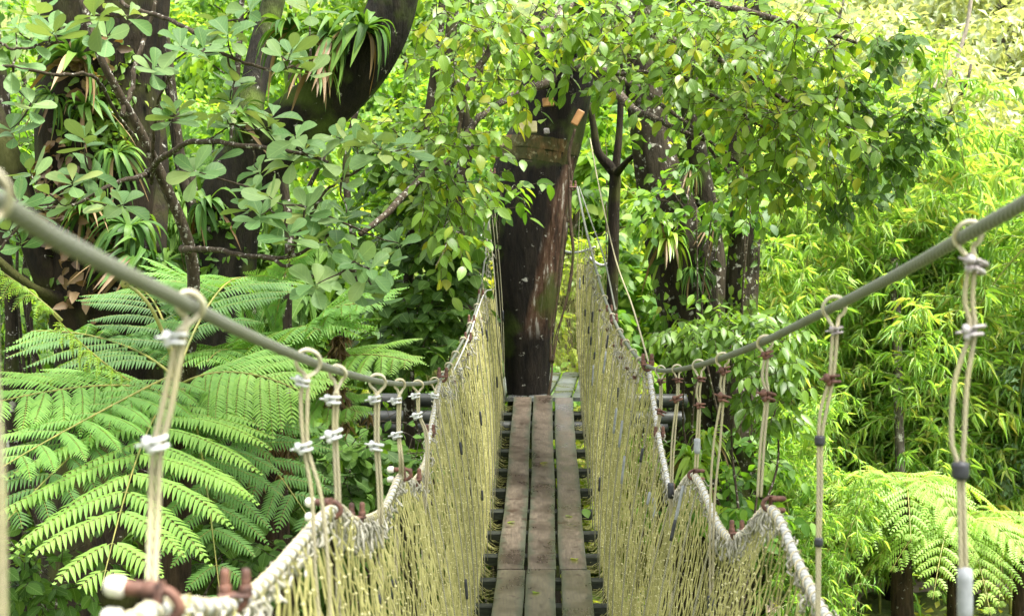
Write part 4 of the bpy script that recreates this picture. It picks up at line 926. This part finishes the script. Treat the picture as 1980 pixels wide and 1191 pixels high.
# ------------------------------------------------------------------ shrubs with grown foliage
def shrub(name, base, regs, mat, label, ll, lw, T=OVATE, seed=0, stem='twig', nsp=2, length=.3, nl=(6, 10), hang=.5, cat='shrub', group=None, stems=4, r=.02, var0=0):
    """base (px, d): foot on the ground; stems rise to the foliage regions"""
    g = np.random.RandomState(seed); b = W(base[0], 0, base[1]); b[2] = gz(b[0], b[1])-.05
    root = empty(name, b, label, cat, group); st = MB(); tw = MB(); lv = MB(); nodes = []
    tg = ellipse_targets(regs, g)
    for k in range(stems):
        R_ = regs[k % len(regs)]; e = W(R_[0]+g.uniform(-.3, .3)*R_[2], R_[1]+g.uniform(-.2, .6)*R_[3], (R_[4]+R_[5])/2)
        m1 = b+(e-b)*.4+np.array([g.randn()*.15, g.randn()*.15, .3]); S = smooth_path([b, m1, b+(e-b)*.75+g.randn(3)*.1, e], 26)
        tube(st, S, np.linspace(r, r*.35, 26), 7, lump=.05, seed=k); nodes += list(S[10:])
    for t, dv in grow(nodes, tg, tw, r0=.006, seed=seed):
        for q in range(nsp): spray(t, dv, lv, g, g.randint(*nl), ll, lw, T, g.uniform(.7, 1.3)*length, hang, twigs=tw, var0=var0)
    part_of(st, 'stem', M[stem], root, b); part_of(tw, 'twig', M[stem], root, b); part_of(lv, 'foliage', M[mat], root, b)
    return root
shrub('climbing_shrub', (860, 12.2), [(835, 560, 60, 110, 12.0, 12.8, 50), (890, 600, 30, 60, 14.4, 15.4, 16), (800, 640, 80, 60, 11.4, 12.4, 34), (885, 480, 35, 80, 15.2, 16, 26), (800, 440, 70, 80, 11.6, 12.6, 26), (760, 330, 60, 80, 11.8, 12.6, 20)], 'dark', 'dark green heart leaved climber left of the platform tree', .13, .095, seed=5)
shrub('leafy_shrub', (965, 15.0), [(975, 365, 45, 22, 13.3, 13.9, 7), (935, 390, 35, 50, 13.2, 14, 10)], 'bright', 'bright green leafy sprig crossing the dark platform trunk', .15, .09, seed=6, stems=2, r=.015, nsp=1, nl=(4, 7), length=.35)
shrub('dark_shrub', (620, 10.5), [(560, 930, 80, 70, 9.4, 10.5, 30), (650, 920, 70, 50, 9.6, 10.8, 18), (770, 900, 50, 40, 10, 11, 8), (540, 830, 50, 40, 9.6, 10.5, 10), (500, 1050, 70, 60, 9, 10, 14)], 'dark', 'dark broad leaved shrub behind the left net rope', .14, .09, seed=7, T=OBOV)
shrub('glossy_shrub', (1400, 13), [(1390, 650, 90, 30, 12.6, 13.6, 26), (1480, 690, 60, 60, 12.4, 13.4, 26), (1500, 790, 50, 40, 12.4, 13.2, 12), (1330, 640, 50, 20, 12.8, 13.6, 8)], 'ovate', 'glossy drooping leaved shrub below the right handrail cable', .15, .06, seed=8, hang=.75)
shrub('light_shrub', (1400, 14.2), [(1350, 395, 100, 35, 13.3, 14.2, 14), (1450, 380, 50, 40, 13.2, 14.2, 9)], 'bright', 'light yellow green leaves hanging over the thick mossy trunk', .12, .075, seed=9)
shrub('light_shrub', (1230, 18), [(1230, 520, 50, 130, 17.4, 19, 40), (1240, 650, 60, 60, 17, 18.6, 26), (1160, 300, 50, 80, 17.4, 19, 20)], 'bright', 'fresh green large leaved shrub between the forked tree and mossy trunk', .2, .13, seed=10)
shrub('light_shrub', (1480, 15), [(1440, 860, 40, 50, 14, 15.4, 12), (1460, 930, 60, 60, 13.5, 15, 22), (1370, 960, 60, 40, 13, 14.4, 20), (1450, 1010, 50, 40, 12, 13.6, 14)], 'bright', 'bright fresh shrub showing behind the right net clamps', .13, .075, seed=12)
shrub('hill_shrub', (30, 14), [(60, 640, 120, 90, 13, 15, 36), (0, 760, 90, 60, 13, 15, 16), (60, 300, 80, 120, 13, 15, 30)], 'bright', 'loose bright foliage seen left of the massive trunk', .12, .07, seed=14)
shrub('bare_shrub', (60, 11.5), [(50, 330, 90, 160, 10.6, 11.4, 26), (30, 560, 90, 100, 10.4, 11.4, 16)], 'dark', 'nearly bare dark twiggy shrub at the left edge', .08, .05, seed=16, stem='twig_dark', nsp=1, nl=(1, 3), stems=6, r=.03)
shrub('bare_shrub', (760, 10.8), [(760, 870, 120, 60, 9.8, 10.8, 30), (640, 960, 90, 60, 9.6, 10.6, 14)], 'dark', 'tangle of thin dark twigs behind the left net', .08, .05, seed=17, stem='twig_dark', nsp=1, nl=(1, 3), stems=6, r=.02)
shrub('ground_shrub', (60, 7.8), [(90, 1120, 110, 60, 7.2, 8.4, 26), (420, 1080, 80, 60, 8.4, 9.4, 20), (300, 980, 80, 50, 9, 10, 16)], 'dark', 'low dark undergrowth beneath the big fern fronds', .1, .06, seed=15)

# ------------------------------------------------------------------ TREE FERNS
def frond(par, org, base, tip, width, mat, npin=18, arch=.35, curl=.25, seed=0, npl=26, upv=(0, 0, 1), mid=None, var=(.3, .8), plen=.1, t0=.16, droop=.3, young=False, name='frond'):
    g = np.random.RandomState(seed); base = np.asarray(base, float); tip = np.asarray(tip, float); L = np.linalg.norm(tip-base)
    c1 = base*.66+tip*.34+UP*arch*L if mid is None else np.asarray(mid, float)
    t = np.linspace(0, 1, 50)[:, None]; S = (1-t)**2*base+2*t*(1-t)*c1+t*t*tip
    S += (g.randn(3)*.02*L)*np.sin(t*math.pi)
    st = MB(); tube(st, S, np.linspace(.009, .0025, 50), 6)
    TT = nrm(np.gradient(S, axis=0)); lv = MB(); upv = nrm(upv); vb = g.uniform(*var)
    for k in range(npin):
        f = t0+(1-t0)*((k+.5)/npin)**.92; i_ = min(int(f*49), 49); P0 = S[i_]; tg = TT[i_]
        prof = (math.sin(math.pi*min(1, (f-t0)/(1-t0)*.80+.20))**.75)
        for sg in (-1, 1):
            sv = nrm(np.cross(tg, upv))*sg; nv = nrm(np.cross(sv, tg)*sg)
            if nv.dot(upv) < 0: nv = -nv
            Lp = width*prof*g.uniform(.93, 1.05)
            if Lp < .05: continue
            dv = nrm(sv*1.0+tg*(.30+.4*f)+nv*.10+g.randn(3)*.08); n = max(6, int(npl*Lp/width)+1); s = np.linspace(0, 1, n)
            dr = droop*g.uniform(.6, 1.5)
            pin = P0+dv*Lp*(s-.06*s*s)[:, None]+tg*Lp*.08*(s*s)[:, None]-UP*(dr*Lp*s**2.0)[:, None]
            if young: pin = P0+dv*Lp*np.sin(s*1.9)[:, None]*.6-UP*(Lp*.6*(1-np.cos(s*1.9)))[:, None]
            tube(st, pin[::3] if n > 8 else pin, .0022, 3, caps=False)
            pt = nrm(np.gradient(pin, axis=0)); pl = plen*width*np.clip((1-s)*3.0, 0, 1)**.7*(.82+.18*np.sin(s*3.1)); pl = np.maximum(pl, plen*width*.12)
            gap = Lp/n
            for s2 in (-1, 1):
                side = nrm(np.cross(pt, nv))*s2
                D = nrm(side+pt*.42+g.randn(n, 3)*.05-UP*.32); N = np.tile(nv, (n, 1))+side*.12+g.randn(n, 3)*.06
                vv = np.clip(vb+.25*f+.12*s+g.randn(n)*.04, 0, 1)
                scatter(lv, pin[1:], D[1:], N[1:], pl[1:]*g.uniform(.93, 1.07, n-1), np.full(n-1, gap*.92), PINN, vv[1:])
    o = part_of(st, name, M['rachis'], par, org); lo = lv.build('leaflets', mat, None, True, org); lo.parent = o; lo.location = (0, 0, 0)
    return o
def fern_trunk(root, org, pts, seed=0):
    mb, S = trunk_mesh(pts, 40, 14, .1, seed); part_of(mb, 'trunk', M['fern_trunk'], root, org)
# left big fern
cf = W(345, 780, 7.9); fo = np.array([cf[0], cf[1], gz(cf[0], cf[1])]); f1 = empty('tree_fern', fo, 'big bright tree fern with a broad frond hanging toward the camera at lower left', 'tree fern', 'tree ferns by the bridge')
fern_trunk(f1, fo, [(330, gpy(7.9, 330), 7.9, .13), (335, 1000, 7.9, .1), (345, 800, 7.9, .09)])
FR = [((195, 1140, 6.2), .78, .3, (.55, .75), .17, 12), ((-60, 790, 7.0), .6, .15, (.35, .5), .2, 12), ((10, 1010, 6.6), .55, .2, (.0, .15), .2, 11), ((430, 1190, 6.7), .48, .2, (.05, .2), .2, 12), ((610, 1020, 7.4), .5, .22, (.1, .3), .22, 11), ((590, 760, 7.6), .6, .22, (.5, .65), .25, 12), ((60, 640, 8.4), .55, .25, (.1, .2), .25, 12),
      ((250, 560, 9.2), .5, .3, (.0, .1), .22, 11), ((-40, 930, 6.3), .5, .12, (.45, .6), .2, 11), ((500, 560, 9.3), .55, .4, (.3, .45), .25, 12)]
for i_, (tp, wd, ar, vr, dr, npn) in enumerate(FR):
    frond(f1, fo, cf+np.array([0, 0, .02*i_]), W(*tp), wd, M['fern'], npn, ar, seed=i_+2, var=vr, droop=dr, npl=29, plen=.105 if i_ == 0 else .12, upv=(0, -.45 if i_ < 6 else -.2, 1), t0=.14)
# young curling frond on the far left with its crozier
frond(f1, fo, cf, W(95, 600, 7.5), .2, M['fern_light'], 9, .05, seed=30, var=(.2, .4), young=True, t0=.35, npl=14, plen=.16, mid=W(230, 730, 7.6))
frond(f1, fo, W(120, 620, 7.5), W(-40, 500, 7.4), .3, M['fern_light'], 9, .1, seed=31, var=(.1, .3), t0=.1, npl=16, plen=.12, droop=.5)
mb = MB(); tube(mb, smooth_path([cf, W(335, 700, 7.6), W(300, 610, 7.5), W(272, 570, 7.5), W(248, 553, 7.5)], 40), np.linspace(.016, .009, 40), 8)
a = np.linspace(0, 5*math.pi, 50); c0 = W(243, 549, 7.5); tube(mb, c0+np.stack([.022*(1-a/22)*np.cos(a+.6), -.004*a/5, .022*(1-a/22)*np.sin(a+.6)], 1), np.linspace(.009, .004, 50), 6)
part_of(mb, 'crozier', M['rachis'], f1, fo, 'tightly curled young fern shoot')
# second fern behind
cf2 = W(520, 830, 9.2); fo2 = np.array([cf2[0], cf2[1], gz(cf2[0], cf2[1])]); f2 = empty('tree_fern', fo2, 'taller tree fern behind the left handrail with brown dead fronds hanging under it', 'tree fern', 'tree ferns by the bridge')
fern_trunk(f2, fo2, [(520, gpy(9.2, 520), 9.2, .16), (525, 1000, 9.2, .12), (520, 850, 9.2, .1)], 3)
crown2 = W(520, 780, 9.1)
FR2 = [((330, 545, 8.6), .6, .55, (.2, .35), .2, 12), ((560, 500, 8.8), .55, .3, (.25, .4), .2, 12), ((720, 590, 8.6), .62, .45, (.3, .45), .22, 12), ((800, 700, 8.4), .5, .35, (.5, .6), .3, 12), ((400, 700, 8.0), .5, .35, (.4, .5), .25, 12), ((700, 800, 8.6), .45, .25, (.3, .45), .25, 12), ((620, 640, 8.3), .6, .4, (.35, .5), .25, 12)]
for i_, (tp, wd, ar, vr, dr, npn) in enumerate(FR2):
    frond(f2, fo2, crown2, W(*tp), wd, M['fern'], npn, ar, seed=i_+50, var=vr, droop=dr, npl=28, plen=.12, upv=(0, -.35, 1), t0=.2)
g = np.random.RandomState(8)
for grp in range(2):
    dm = MB(); dst = MB()
    for k in range(5):
        a_ = W(g.uniform(500, 550) if grp else g.uniform(642, 668), 770 if grp else 650, 9.0 if grp else 8.7); b_ = a_+np.array([g.uniform(-.15, .15), g.uniform(-.1, .1), -g.uniform(.35, .6)])
        S = smooth_path([a_, (a_+b_)/2+g.randn(3)*.04, b_], 14); tube(dst, S, .003, 4)
        for s_ in S: scatter(dm, np.tile(s_, (6, 1)), np.stack([g.randn(6)*.6, g.randn(6)*.4, -np.ones(6)], 1), g.randn(6, 3), .1, .016, LANCE)
    o = part_of(dst, 'dead_frond', M['vine'], f2, fo2, 'brown withered frond hanging down'); q_ = dm.build('dead_leaflets', M['dead'], None, True, fo2); q_.parent = o; q_.location = (0, 0, 0)
# ferns on the right: copies of one built fern
rf0 = W(1850, 1020, 14.6); rfo = np.array([rf0[0], rf0[1], gz(rf0[0], rf0[1])]); rf = empty('tree_fern', rfo, 'pale green tree fern in the middle of the lower right corner', 'tree fern', 'tree ferns by the bridge')
mb = MB(); tube(mb, np.linspace(rfo-[0, 0, .1], rf0-UP*.1, 24), np.linspace(.12, .08, 24), 12, lump=.1, seed=2); part_of(mb, 'trunk', M['fern_trunk'], rf, rfo)
for k in range(11):
    a = k*2*math.pi/11+.2; Lr = 1.05 if k % 2 else .9
    frond(rf, rfo, rf0-UP*.1, rf0+np.array([math.cos(a)*Lr, math.sin(a)*Lr, -.38-.17*(k % 3)]), .4, M['fern_light'], 13, .6, seed=80+k, var=(.1, .6), npl=15, plen=.13, droop=.3, t0=.12)
copy_tree(rf, rfo+np.array([.85, .5, -.05]), 1.1, 1.0, 'pale green tree fern cut by the right edge of the picture')
copy_tree(rf, W(1850, 0, 11.4)*[1, 1, 0]+[0, 0, gz(3.3, 11.4)+.1], 2.2, .72, 'brightest yellow green fern at the bottom right')
copy_tree(rf, W(1990, 0, 11.0)*[1, 1, 0]+[0, 0, gz(4.0, 11)+.1], .4, .75, 'bright fern in the bottom right corner')
copy_tree(rf, W(1745, 0, 15)*[1, 1, 0]+[0, 0, gz(4.1, 15)+.1], .9, 1.1, 'pale tree fern furthest back beside the thin trunk on the right')
copy_tree(rf, W(1400, 0, 12.6)*[1, 1, 0]+[0, 0, gz(1.9, 12.6)-.75], 1.9, .9, 'small fern low behind the right net')

# ------------------------------------------------------------------ BAMBOO (template clump, then copies)
def bamboo_template(seed, mat):
    g = np.random.RandomState(seed); root = empty('bamboo', (0, -60, -20), 'x', 'bamboo'); lv = MB()
    for k in range(9):
        st = MB(); a = g.uniform(0, 6.28); H = g.uniform(4.2, 6.6); lean = g.uniform(.6, 2.2); r = g.uniform(.014, .026)
        o_ = np.array([math.cos(a), math.sin(a), 0]); b = o_*g.uniform(0, .35); t = np.linspace(0, 1, 30)[:, None]
        S = b+UP*H*(t-.18*t**3)+o_*lean*t**2.2; tube(st, S, np.linspace(r, r*.25, 30), 7)
        tt = nrm(np.gradient(S, axis=0))
        for q in range(56):
            f = g.uniform(.12, 1); i_ = int(f*29); P0 = S[i_]; az_ = g.uniform(0, 6.28)
            dv = nrm(np.array([math.cos(az_), math.sin(az_), g.uniform(.0, .7)])); Lb = g.uniform(.35, .95)*(1.15-.4*f)
            m_ = P0+dv*Lb*.5; e = P0+dv*Lb-UP*Lb*g.uniform(.1, .55); B_ = smooth_path([P0, m_, e], 7); tube(st, B_, .0035, 3, caps=False)
            P_ = []; D_ = []
            for w_ in range(1, 7):
                fan = g.randint(3, 6)
                for z in range(fan):
                    P_.append(B_[w_]); bd = nrm(B_[w_]-B_[w_-1]); D_.append(nrm(bd*.5+g.randn(3)*.55-UP*.55))
            P_ = np.array(P_); n = len(P_); sc = g.uniform(.7, 1.25, n)
            scatter(lv, P_, np.array(D_), UP+g.randn(n, 3)*.5, .19*sc, .02*sc, LANCE, np.clip(g.rand(n)*.75+g.uniform(0, .25), 0, 1))
        st.build('culm', M['culm'], root)
    lv.build('foliage', mat, root); return root
bam = [bamboo_template(1, M['bamboo']), bamboo_template(2, M['bamboo'])]
BL = [(0, 1710, 16.5, 1.0, .3, 'nearest arching bamboo clump right of the bridge'), (1, 1560, 17, 1.0, 1.7, 'bamboo clump rising just right of the lichen spotted trunk'), (0, 1760, 17.5, 1.1, 2.5, 'bamboo clump behind the second hanger on the right'), (1, 1930, 17.0, 1.25, .8, 'tall pale bamboo at the upper right edge'), (0, 1860, 19.5, 1.3, 3.9, 'tall bamboo arching above the right handrail cable'), (1, 1640, 20, 1.15, 5.2, 'bamboo clump further back above the right rail'), (0, 1500, 20.5, 1.1, 4.4, 'bamboo clump behind the glossy shrub'), (1, 2080, 18, 1.3, 3, 'bamboo leaning in from beyond the right edge'), (0, 1580, 14.0, .62, 2.0, 'short yellowish bamboo low beside the right net'), (1, 1700, 19.5, .6, .2, 'low bamboo shoots right of the net rope')]
for i_, (k, px, d, s, rz, lab) in enumerate(BL):
    c = W(px, 0, d); z = gz(c[0], c[1])-.05
    o = bam[k] if i_ < 2 else copy_tree(bam[k]); o.location = (c[0], c[1], z); o.rotation_euler = (0, 0, rz); o.scale = (s, s, s); o['label'] = lab; o['group'] = 'bamboo clumps on the right'; o['category'] = 'bamboo'

# ------------------------------------------------------------------ BACKGROUND TREES (templates, then copies)
def tree_template(name, seed, mat, H, rad, nclump, nleaf, ll, lw, tmat, tr=.13, flat=.75, low=.25):
    g = np.random.RandomState(seed); root = empty(name, (0, -70, -20), 'x', 'tree'); st = MB(); lv = MB(); fine = MB()
    S = smooth_path([[0, 0, -.2], [g.randn()*.1, g.randn()*.1, H*.3], [g.randn()*.25, g.randn()*.25, H*.62], [g.randn()*.3, g.randn()*.3, H*.95]], 40)
    tube(st, S, np.linspace(tr, tr*.3, 40), 12, lump=.07, seed=seed); nodes = S[8:]
    for k in range(nclump):
        while True:
            u = g.uniform(-1, 1, 3)
            if .15 < (u**2).sum() < 1: break
        c = np.array([u[0]*rad, u[1]*rad, H*(low+(1-low)*.5)+u[2]*H*(1-low)*.5])
        a = nodes[np.argmin(np.linalg.norm(nodes-c, axis=1)+np.maximum(nodes[:, 2]-c[2]+.3, 0))]
        B_ = smooth_path([a, a+(c-a)*.5+UP*.15+g.randn(3)*.1, c], 12); tube(fine, B_, np.linspace(.03, .008, 12)*(tr/.13), 5)
        rc = rad*g.uniform(.22, .4); n = int(nleaf*(rc/rad/.3)**2)
        v = nrm(g.randn(n, 3)); rr = rc*g.uniform(.35, 1.0, n)**.6; P = c+v*rr[:, None]*np.array([1, 1, flat*.8]); 
        P += .12*rc*np.sin(P*7/rc)
        D = nrm(v*np.array([1, 1, .3])+g.randn(n, 3)*.5-UP*.5); N = UP+v*.5+g.randn(n, 3)*.45; sc = g.uniform(.65, 1.25, n)
        scatter(lv, P, D, N, ll*sc, lw*sc, LOWL, np.clip(g.rand(n)*.6+g.uniform(-.05, .4), 0, 1))
    st.build('trunk', tmat, root); fine.build('limb', tmat, root); lv.build('crown', mat, root); return root
TT = [tree_template('broadleaf_tree', 1, M['bright'], 8.5, 2.4, 46, 230, .2, .115, M['bark_mid']),
      tree_template('broadleaf_tree', 2, M['bright'], 7.5, 2.2, 40, 230, .17, .1, M['bark_mid'], low=.1),
      tree_template('broadleaf_tree', 3, M['yellow'], 7.0, 2.3, 40, 230, .16, .1, M['bark_mid'], low=.08),
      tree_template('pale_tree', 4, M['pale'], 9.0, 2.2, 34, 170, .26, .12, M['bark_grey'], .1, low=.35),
      tree_template('grey_green_tree', 5, M['grey'], 5.2, 1.9, 36, 330, .13, .05, M['bark_mid'], .1, low=.18),
      tree_template('round_bush', 6, M['yellow'], 2.6, 1.5, 30, 170, .11, .07, M['twig'], .04, low=.0),
      tree_template('round_bush', 7, M['bright'], 2.8, 1.5, 30, 170, .14, .085, M['twig'], .04, low=.0),
      tree_template('round_bush', 8, M['dark'], 2.0, 1.3, 28, 170, .13, .085, M['twig_dark'], .04, low=.0)]
TT.append(tree_template('added_shade_tree', 21, M['ovate'], 12.5, 4.3, 46, 150, .3, .18, M['bark_mid'], .25, low=.55))  # added tree, crown above the frame, only there to shade the foreground
usedT = [False]*len(TT)
def put(k, px, d, s, rz, label, cat, group, dz=0, sz=None):
    c = W(px, 0, d); z = gz(c[0], c[1])-.1+dz; o = TT[k] if not usedT[k] else copy_tree(TT[k]); usedT[k] = True
    o.location = (c[0], c[1], z); o.rotation_euler = (0, 0, rz); o.scale = (s, s, s if sz is None else sz); o['label'] = label; o['category'] = cat; o['group'] = group
g = np.random.RandomState(44)
GB = 'sunlit forest trees behind the bridge'
BT = [(0, 60, 22, 1.0), (1, 330, 24, 1.0), (0, 560, 23, 1.0), (1, 740, 26, 1.05), (1, 960, 25, 1.0), (2, 1130, 24, .95), (1, 1250, 27, 1.1), (0, 1420, 25, 1.1), (0, 200, 28, 1.1), (0, 850, 32, 1.2), (1, -80, 27, 1.1), (2, 1560, 29, 1.0), (1, 640, 33, 1.25), (0, 420, 34, 1.3), (0, 1180, 34, 1.3), (1, 100, 36, 1.3), (1, 1340, 37, 1.25), (2, 950, 40, 1.4), (1, 1620, 40, 1.1), (0, 760, 44, 1.5), (1, 1900, 46, 1.2), (2, 1460, 47, 1.35), (0, 300, 46, 1.5), (2, 1740, 36, .9)]
nm = ['tall broadleaf tree in the bright background', 'bushy broadleaf tree in the bright background', 'yellow green broadleaf tree in the bright background']
posn = lambda px: ('behind the massive left trunk' if px < 380 else 'behind the leaning black trunk' if px < 700 else 'left of the platform tree' if px < 1000 else 'between platform tree and mossy trunk' if px < 1300 else 'behind the mossy trunk' if px < 1500 else 'behind the bamboo')
for (k, px, d, s) in BT: put(k, px, d, s, g.rand()*6.28, nm[k]+' '+posn(px), 'tree', GB)
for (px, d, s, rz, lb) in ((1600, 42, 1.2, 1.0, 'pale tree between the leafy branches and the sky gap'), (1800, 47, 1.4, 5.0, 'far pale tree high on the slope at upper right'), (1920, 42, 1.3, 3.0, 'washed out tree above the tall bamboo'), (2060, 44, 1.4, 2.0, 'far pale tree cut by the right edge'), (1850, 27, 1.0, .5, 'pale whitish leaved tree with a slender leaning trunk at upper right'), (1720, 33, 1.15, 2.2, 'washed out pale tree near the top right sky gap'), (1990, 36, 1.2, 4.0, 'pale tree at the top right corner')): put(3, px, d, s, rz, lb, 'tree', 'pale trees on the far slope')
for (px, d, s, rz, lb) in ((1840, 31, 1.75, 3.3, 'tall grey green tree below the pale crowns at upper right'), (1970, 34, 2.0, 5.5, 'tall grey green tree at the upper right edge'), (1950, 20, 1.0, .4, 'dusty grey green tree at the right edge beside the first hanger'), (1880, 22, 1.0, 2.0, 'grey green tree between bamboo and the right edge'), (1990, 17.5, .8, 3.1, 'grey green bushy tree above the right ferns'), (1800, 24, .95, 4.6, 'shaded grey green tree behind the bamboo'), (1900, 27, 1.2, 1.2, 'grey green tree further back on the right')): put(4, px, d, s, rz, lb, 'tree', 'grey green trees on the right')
for i_ in range(46):
    px = -150+i_*46+g.uniform(-25, 25); d = g.uniform(18.5, 24) if i_ % 2 else g.uniform(21, 28); k = [5, 6, 5, 6, 7][g.randint(5)] if px < 1500 else [6, 7, 5][g.randint(3)]
    put(k, px, d, g.uniform(.8, 1.3), g.rand()*6.28, ['yellow green bush', 'fresh green bush', 'dark green bush'][k-5]+' in the undergrowth '+posn(px), 'bush', 'undergrowth bushes '+['yellow', 'green', 'dark'][k-5])
for (x_, y_, rz, lb) in ((4.3, 5.0, 2, 'unseen tree added to shade the near end of the bridge'),):
    put(8, 990+x_/y_*F, y_, 1.0, rz, lb, 'tree', 'unseen trees added for shade')
for (px, d, s_, sz_, lb) in ((120, 16, 1.7, 2.6, 'dark bush added as deep shade left of the massive trunk'), (380, 15, 1.4, 3.0, 'dark tall bush added as deep shade between the two black trunks'), (500, 15.5, 1.4, 2.7, 'dark bush added as deep shade right of the leaning trunk'), (760, 19.5, 1.5, 2.2, 'dark bush added as deep shade behind the heart leaved climber')):  # dark-leaved bushes added to stand in for deep shade, left and centre
    put(7, px, d, s_, px*.01, lb, 'bush', 'dark bushes added as deep shade behind the left trunks', sz=sz_)
# slim trunks lower right and the sloping pale one
for i_, (pts, r, mt, lb) in enumerate([([(1742, 0, 16), (1740, 900, 16), (1735, 700, 16.2), (1730, 500, 16.4)], .055, 'bark_grey', 'slim pale trunk behind the pale ferns at lower right'), ([(1722, 0, 17), (1718, 950, 17), (1722, 700, 17)], .06, 'bark_dark', 'slim dark trunk beside the slim pale trunk'), ([(1690, 0, 19), (1690, 950, 19), (1688, 700, 19)], .07, 'bark_dark', 'dark trunk in the shade right of the bamboo'), ([(1800, 0, 18), (1798, 800, 18), (1800, 640, 18)], .08, 'bark_dark', 'dark trunk under the grey green trees'), ([(1800, 0, 24), (1800, 240, 24), (1830, 160, 24), (1868, 60, 24), (1884, -60, 24)], .034, 'bark_pale', 'pale slender leaning stem at the upper right')]):
    pp_ = [(p[0], gpy(p[2], p[0]) if j_ == 0 else p[1], p[2], r*(1.2 if j_ == 0 else 1)) for j_, p in enumerate(pts)]
    tree_thing('slender_tree', pp_, M[mt], lb, n=40, sides=10, lump=.07, seed=i_+40)

# dense leafy ground cover
mb = MB(); g = np.random.RandomState(9); n = 16000
x = g.uniform(-9, 10, n); y = g.uniform(8, 27, n); keep = (np.hypot((x-3.4), (y-17.3)) > 1.4) | (g.rand(n) < .15); x = x[keep]; y = y[keep]; n = len(x)
z = ground_z(x, y)+g.uniform(0, .28, n)*np.clip(.5+.5*np.sin(x*1.3)*np.cos(y*.9), .2, 1)
scatter(mb, np.stack([x, y, z], 1), np.stack([g.randn(n), g.randn(n), g.uniform(-.1, .8, n)], 1), UP+g.randn(n, 3)*.4, g.uniform(.08, .2, n), g.uniform(.05, .1, n), LOWL)
tag(mb.build('ground_cover', M['yellow']), 'yellow green leafy ground cover on the forest floor', None, None, 'stuff')

# ------------------------------------------------------------------ second bridge beyond the platform
def far_net(name, A, B, h, cols, rows, label, org, toprope=True):
    root = empty(name, org, label, 'netting'); net = MB(); A = np.asarray(A); B = np.asarray(B)
    g = np.random.RandomState(cols)
    for k in range(cols):
        t = k/(cols-1); p = A+(B-A)*t-UP*.1*math.sin(t*math.pi); P = []
        for r_ in range(rows):
            v = r_/(rows-1); off = (B-A)/cols*.42*(1 if (r_+k) % 2 else -1); P.append(p-UP*h*v+off+g.randn(3)*.006)
        tube(net, np.array(P), .0028, 3, caps=False)
    part_of(net, 'net', M['net'], root, org)
    rp = MB(); t = np.linspace(0, 1, 20)[:, None]; tube(rp, A+(B-A)*t-UP*.1*np.sin(t*math.pi), .016, 8); part_of(rp, 'net_rope', M['sleeve'], root, org)
    return root
o_ = W(1150, 740, 18.6); far_net('bridge_netting', W(1140, 497, 17.2), W(1190, 497, 17.0), 1.5, 26, 30, 'short net panel of the next bridge right of the platform tree', o_)
far_net('bridge_netting', W(1062, 470, 20.0), W(1150, 478, 18.4), 1.7, 60, 34, 'yellow net of the next bridge glimpsed behind the platform tree', W(1100, 740, 19))
far_net('bridge_netting', W(930, 455, 17.6), W(790, 480, 19.0), 1.75, 80, 34, 'net of another bridge glimpsed through the climber on the left', W(860, 740, 18.5))
# ------------------------------------------------------------------ fallen leaves on the deck
for i_, (px, d, off, rz, lb) in enumerate([(0, 11.05, .215, .4, 'green leaf on the right plank further up'), (0, 9.95, .24, 1.6, 'yellow green leaf on the right plank near the board joint'), (0, 10.9, -.23, 2.2, 'yellowish leaf on the left plank'), (0, 9.15, -.02, .9, 'tiny yellow leaf on the middle plank nearest the camera'), (0, 12.6, .01, 2.9, 'small leaf on the middle plank far up')]):
    mb = MB(); s = .075+.03*(i_ % 2); scatter(mb, [[-s/2, 0, 0]], [[1, .3, 0]], [[0, 0, 1]], s, s*.5, OVATE, np.array([.9]))
    o = mb.build('fallen_leaf', M['bright']); o.location = (float(deck_x(d))+off, d, deck_z(d)+.011); o.rotation_euler = (R(5), 0, rz); tag(o, lb, 'leaf', 'fallen leaves on the planks')
mb = MB(); scatter(mb, [[0, 0, 0]], [[.3, -1, -.6]], [[0, -.6, .8]], .1, .075, OVATE, np.array([.5])); o = mb.build('fallen_leaf', M['bright']); o.location = (float(deck_x(11.3))+.335, 11.3, deck_z(11.3)-.005); tag(o, 'larger fresh green leaf caught at the right edge of the deck', 'leaf', 'fallen leaves on the planks')
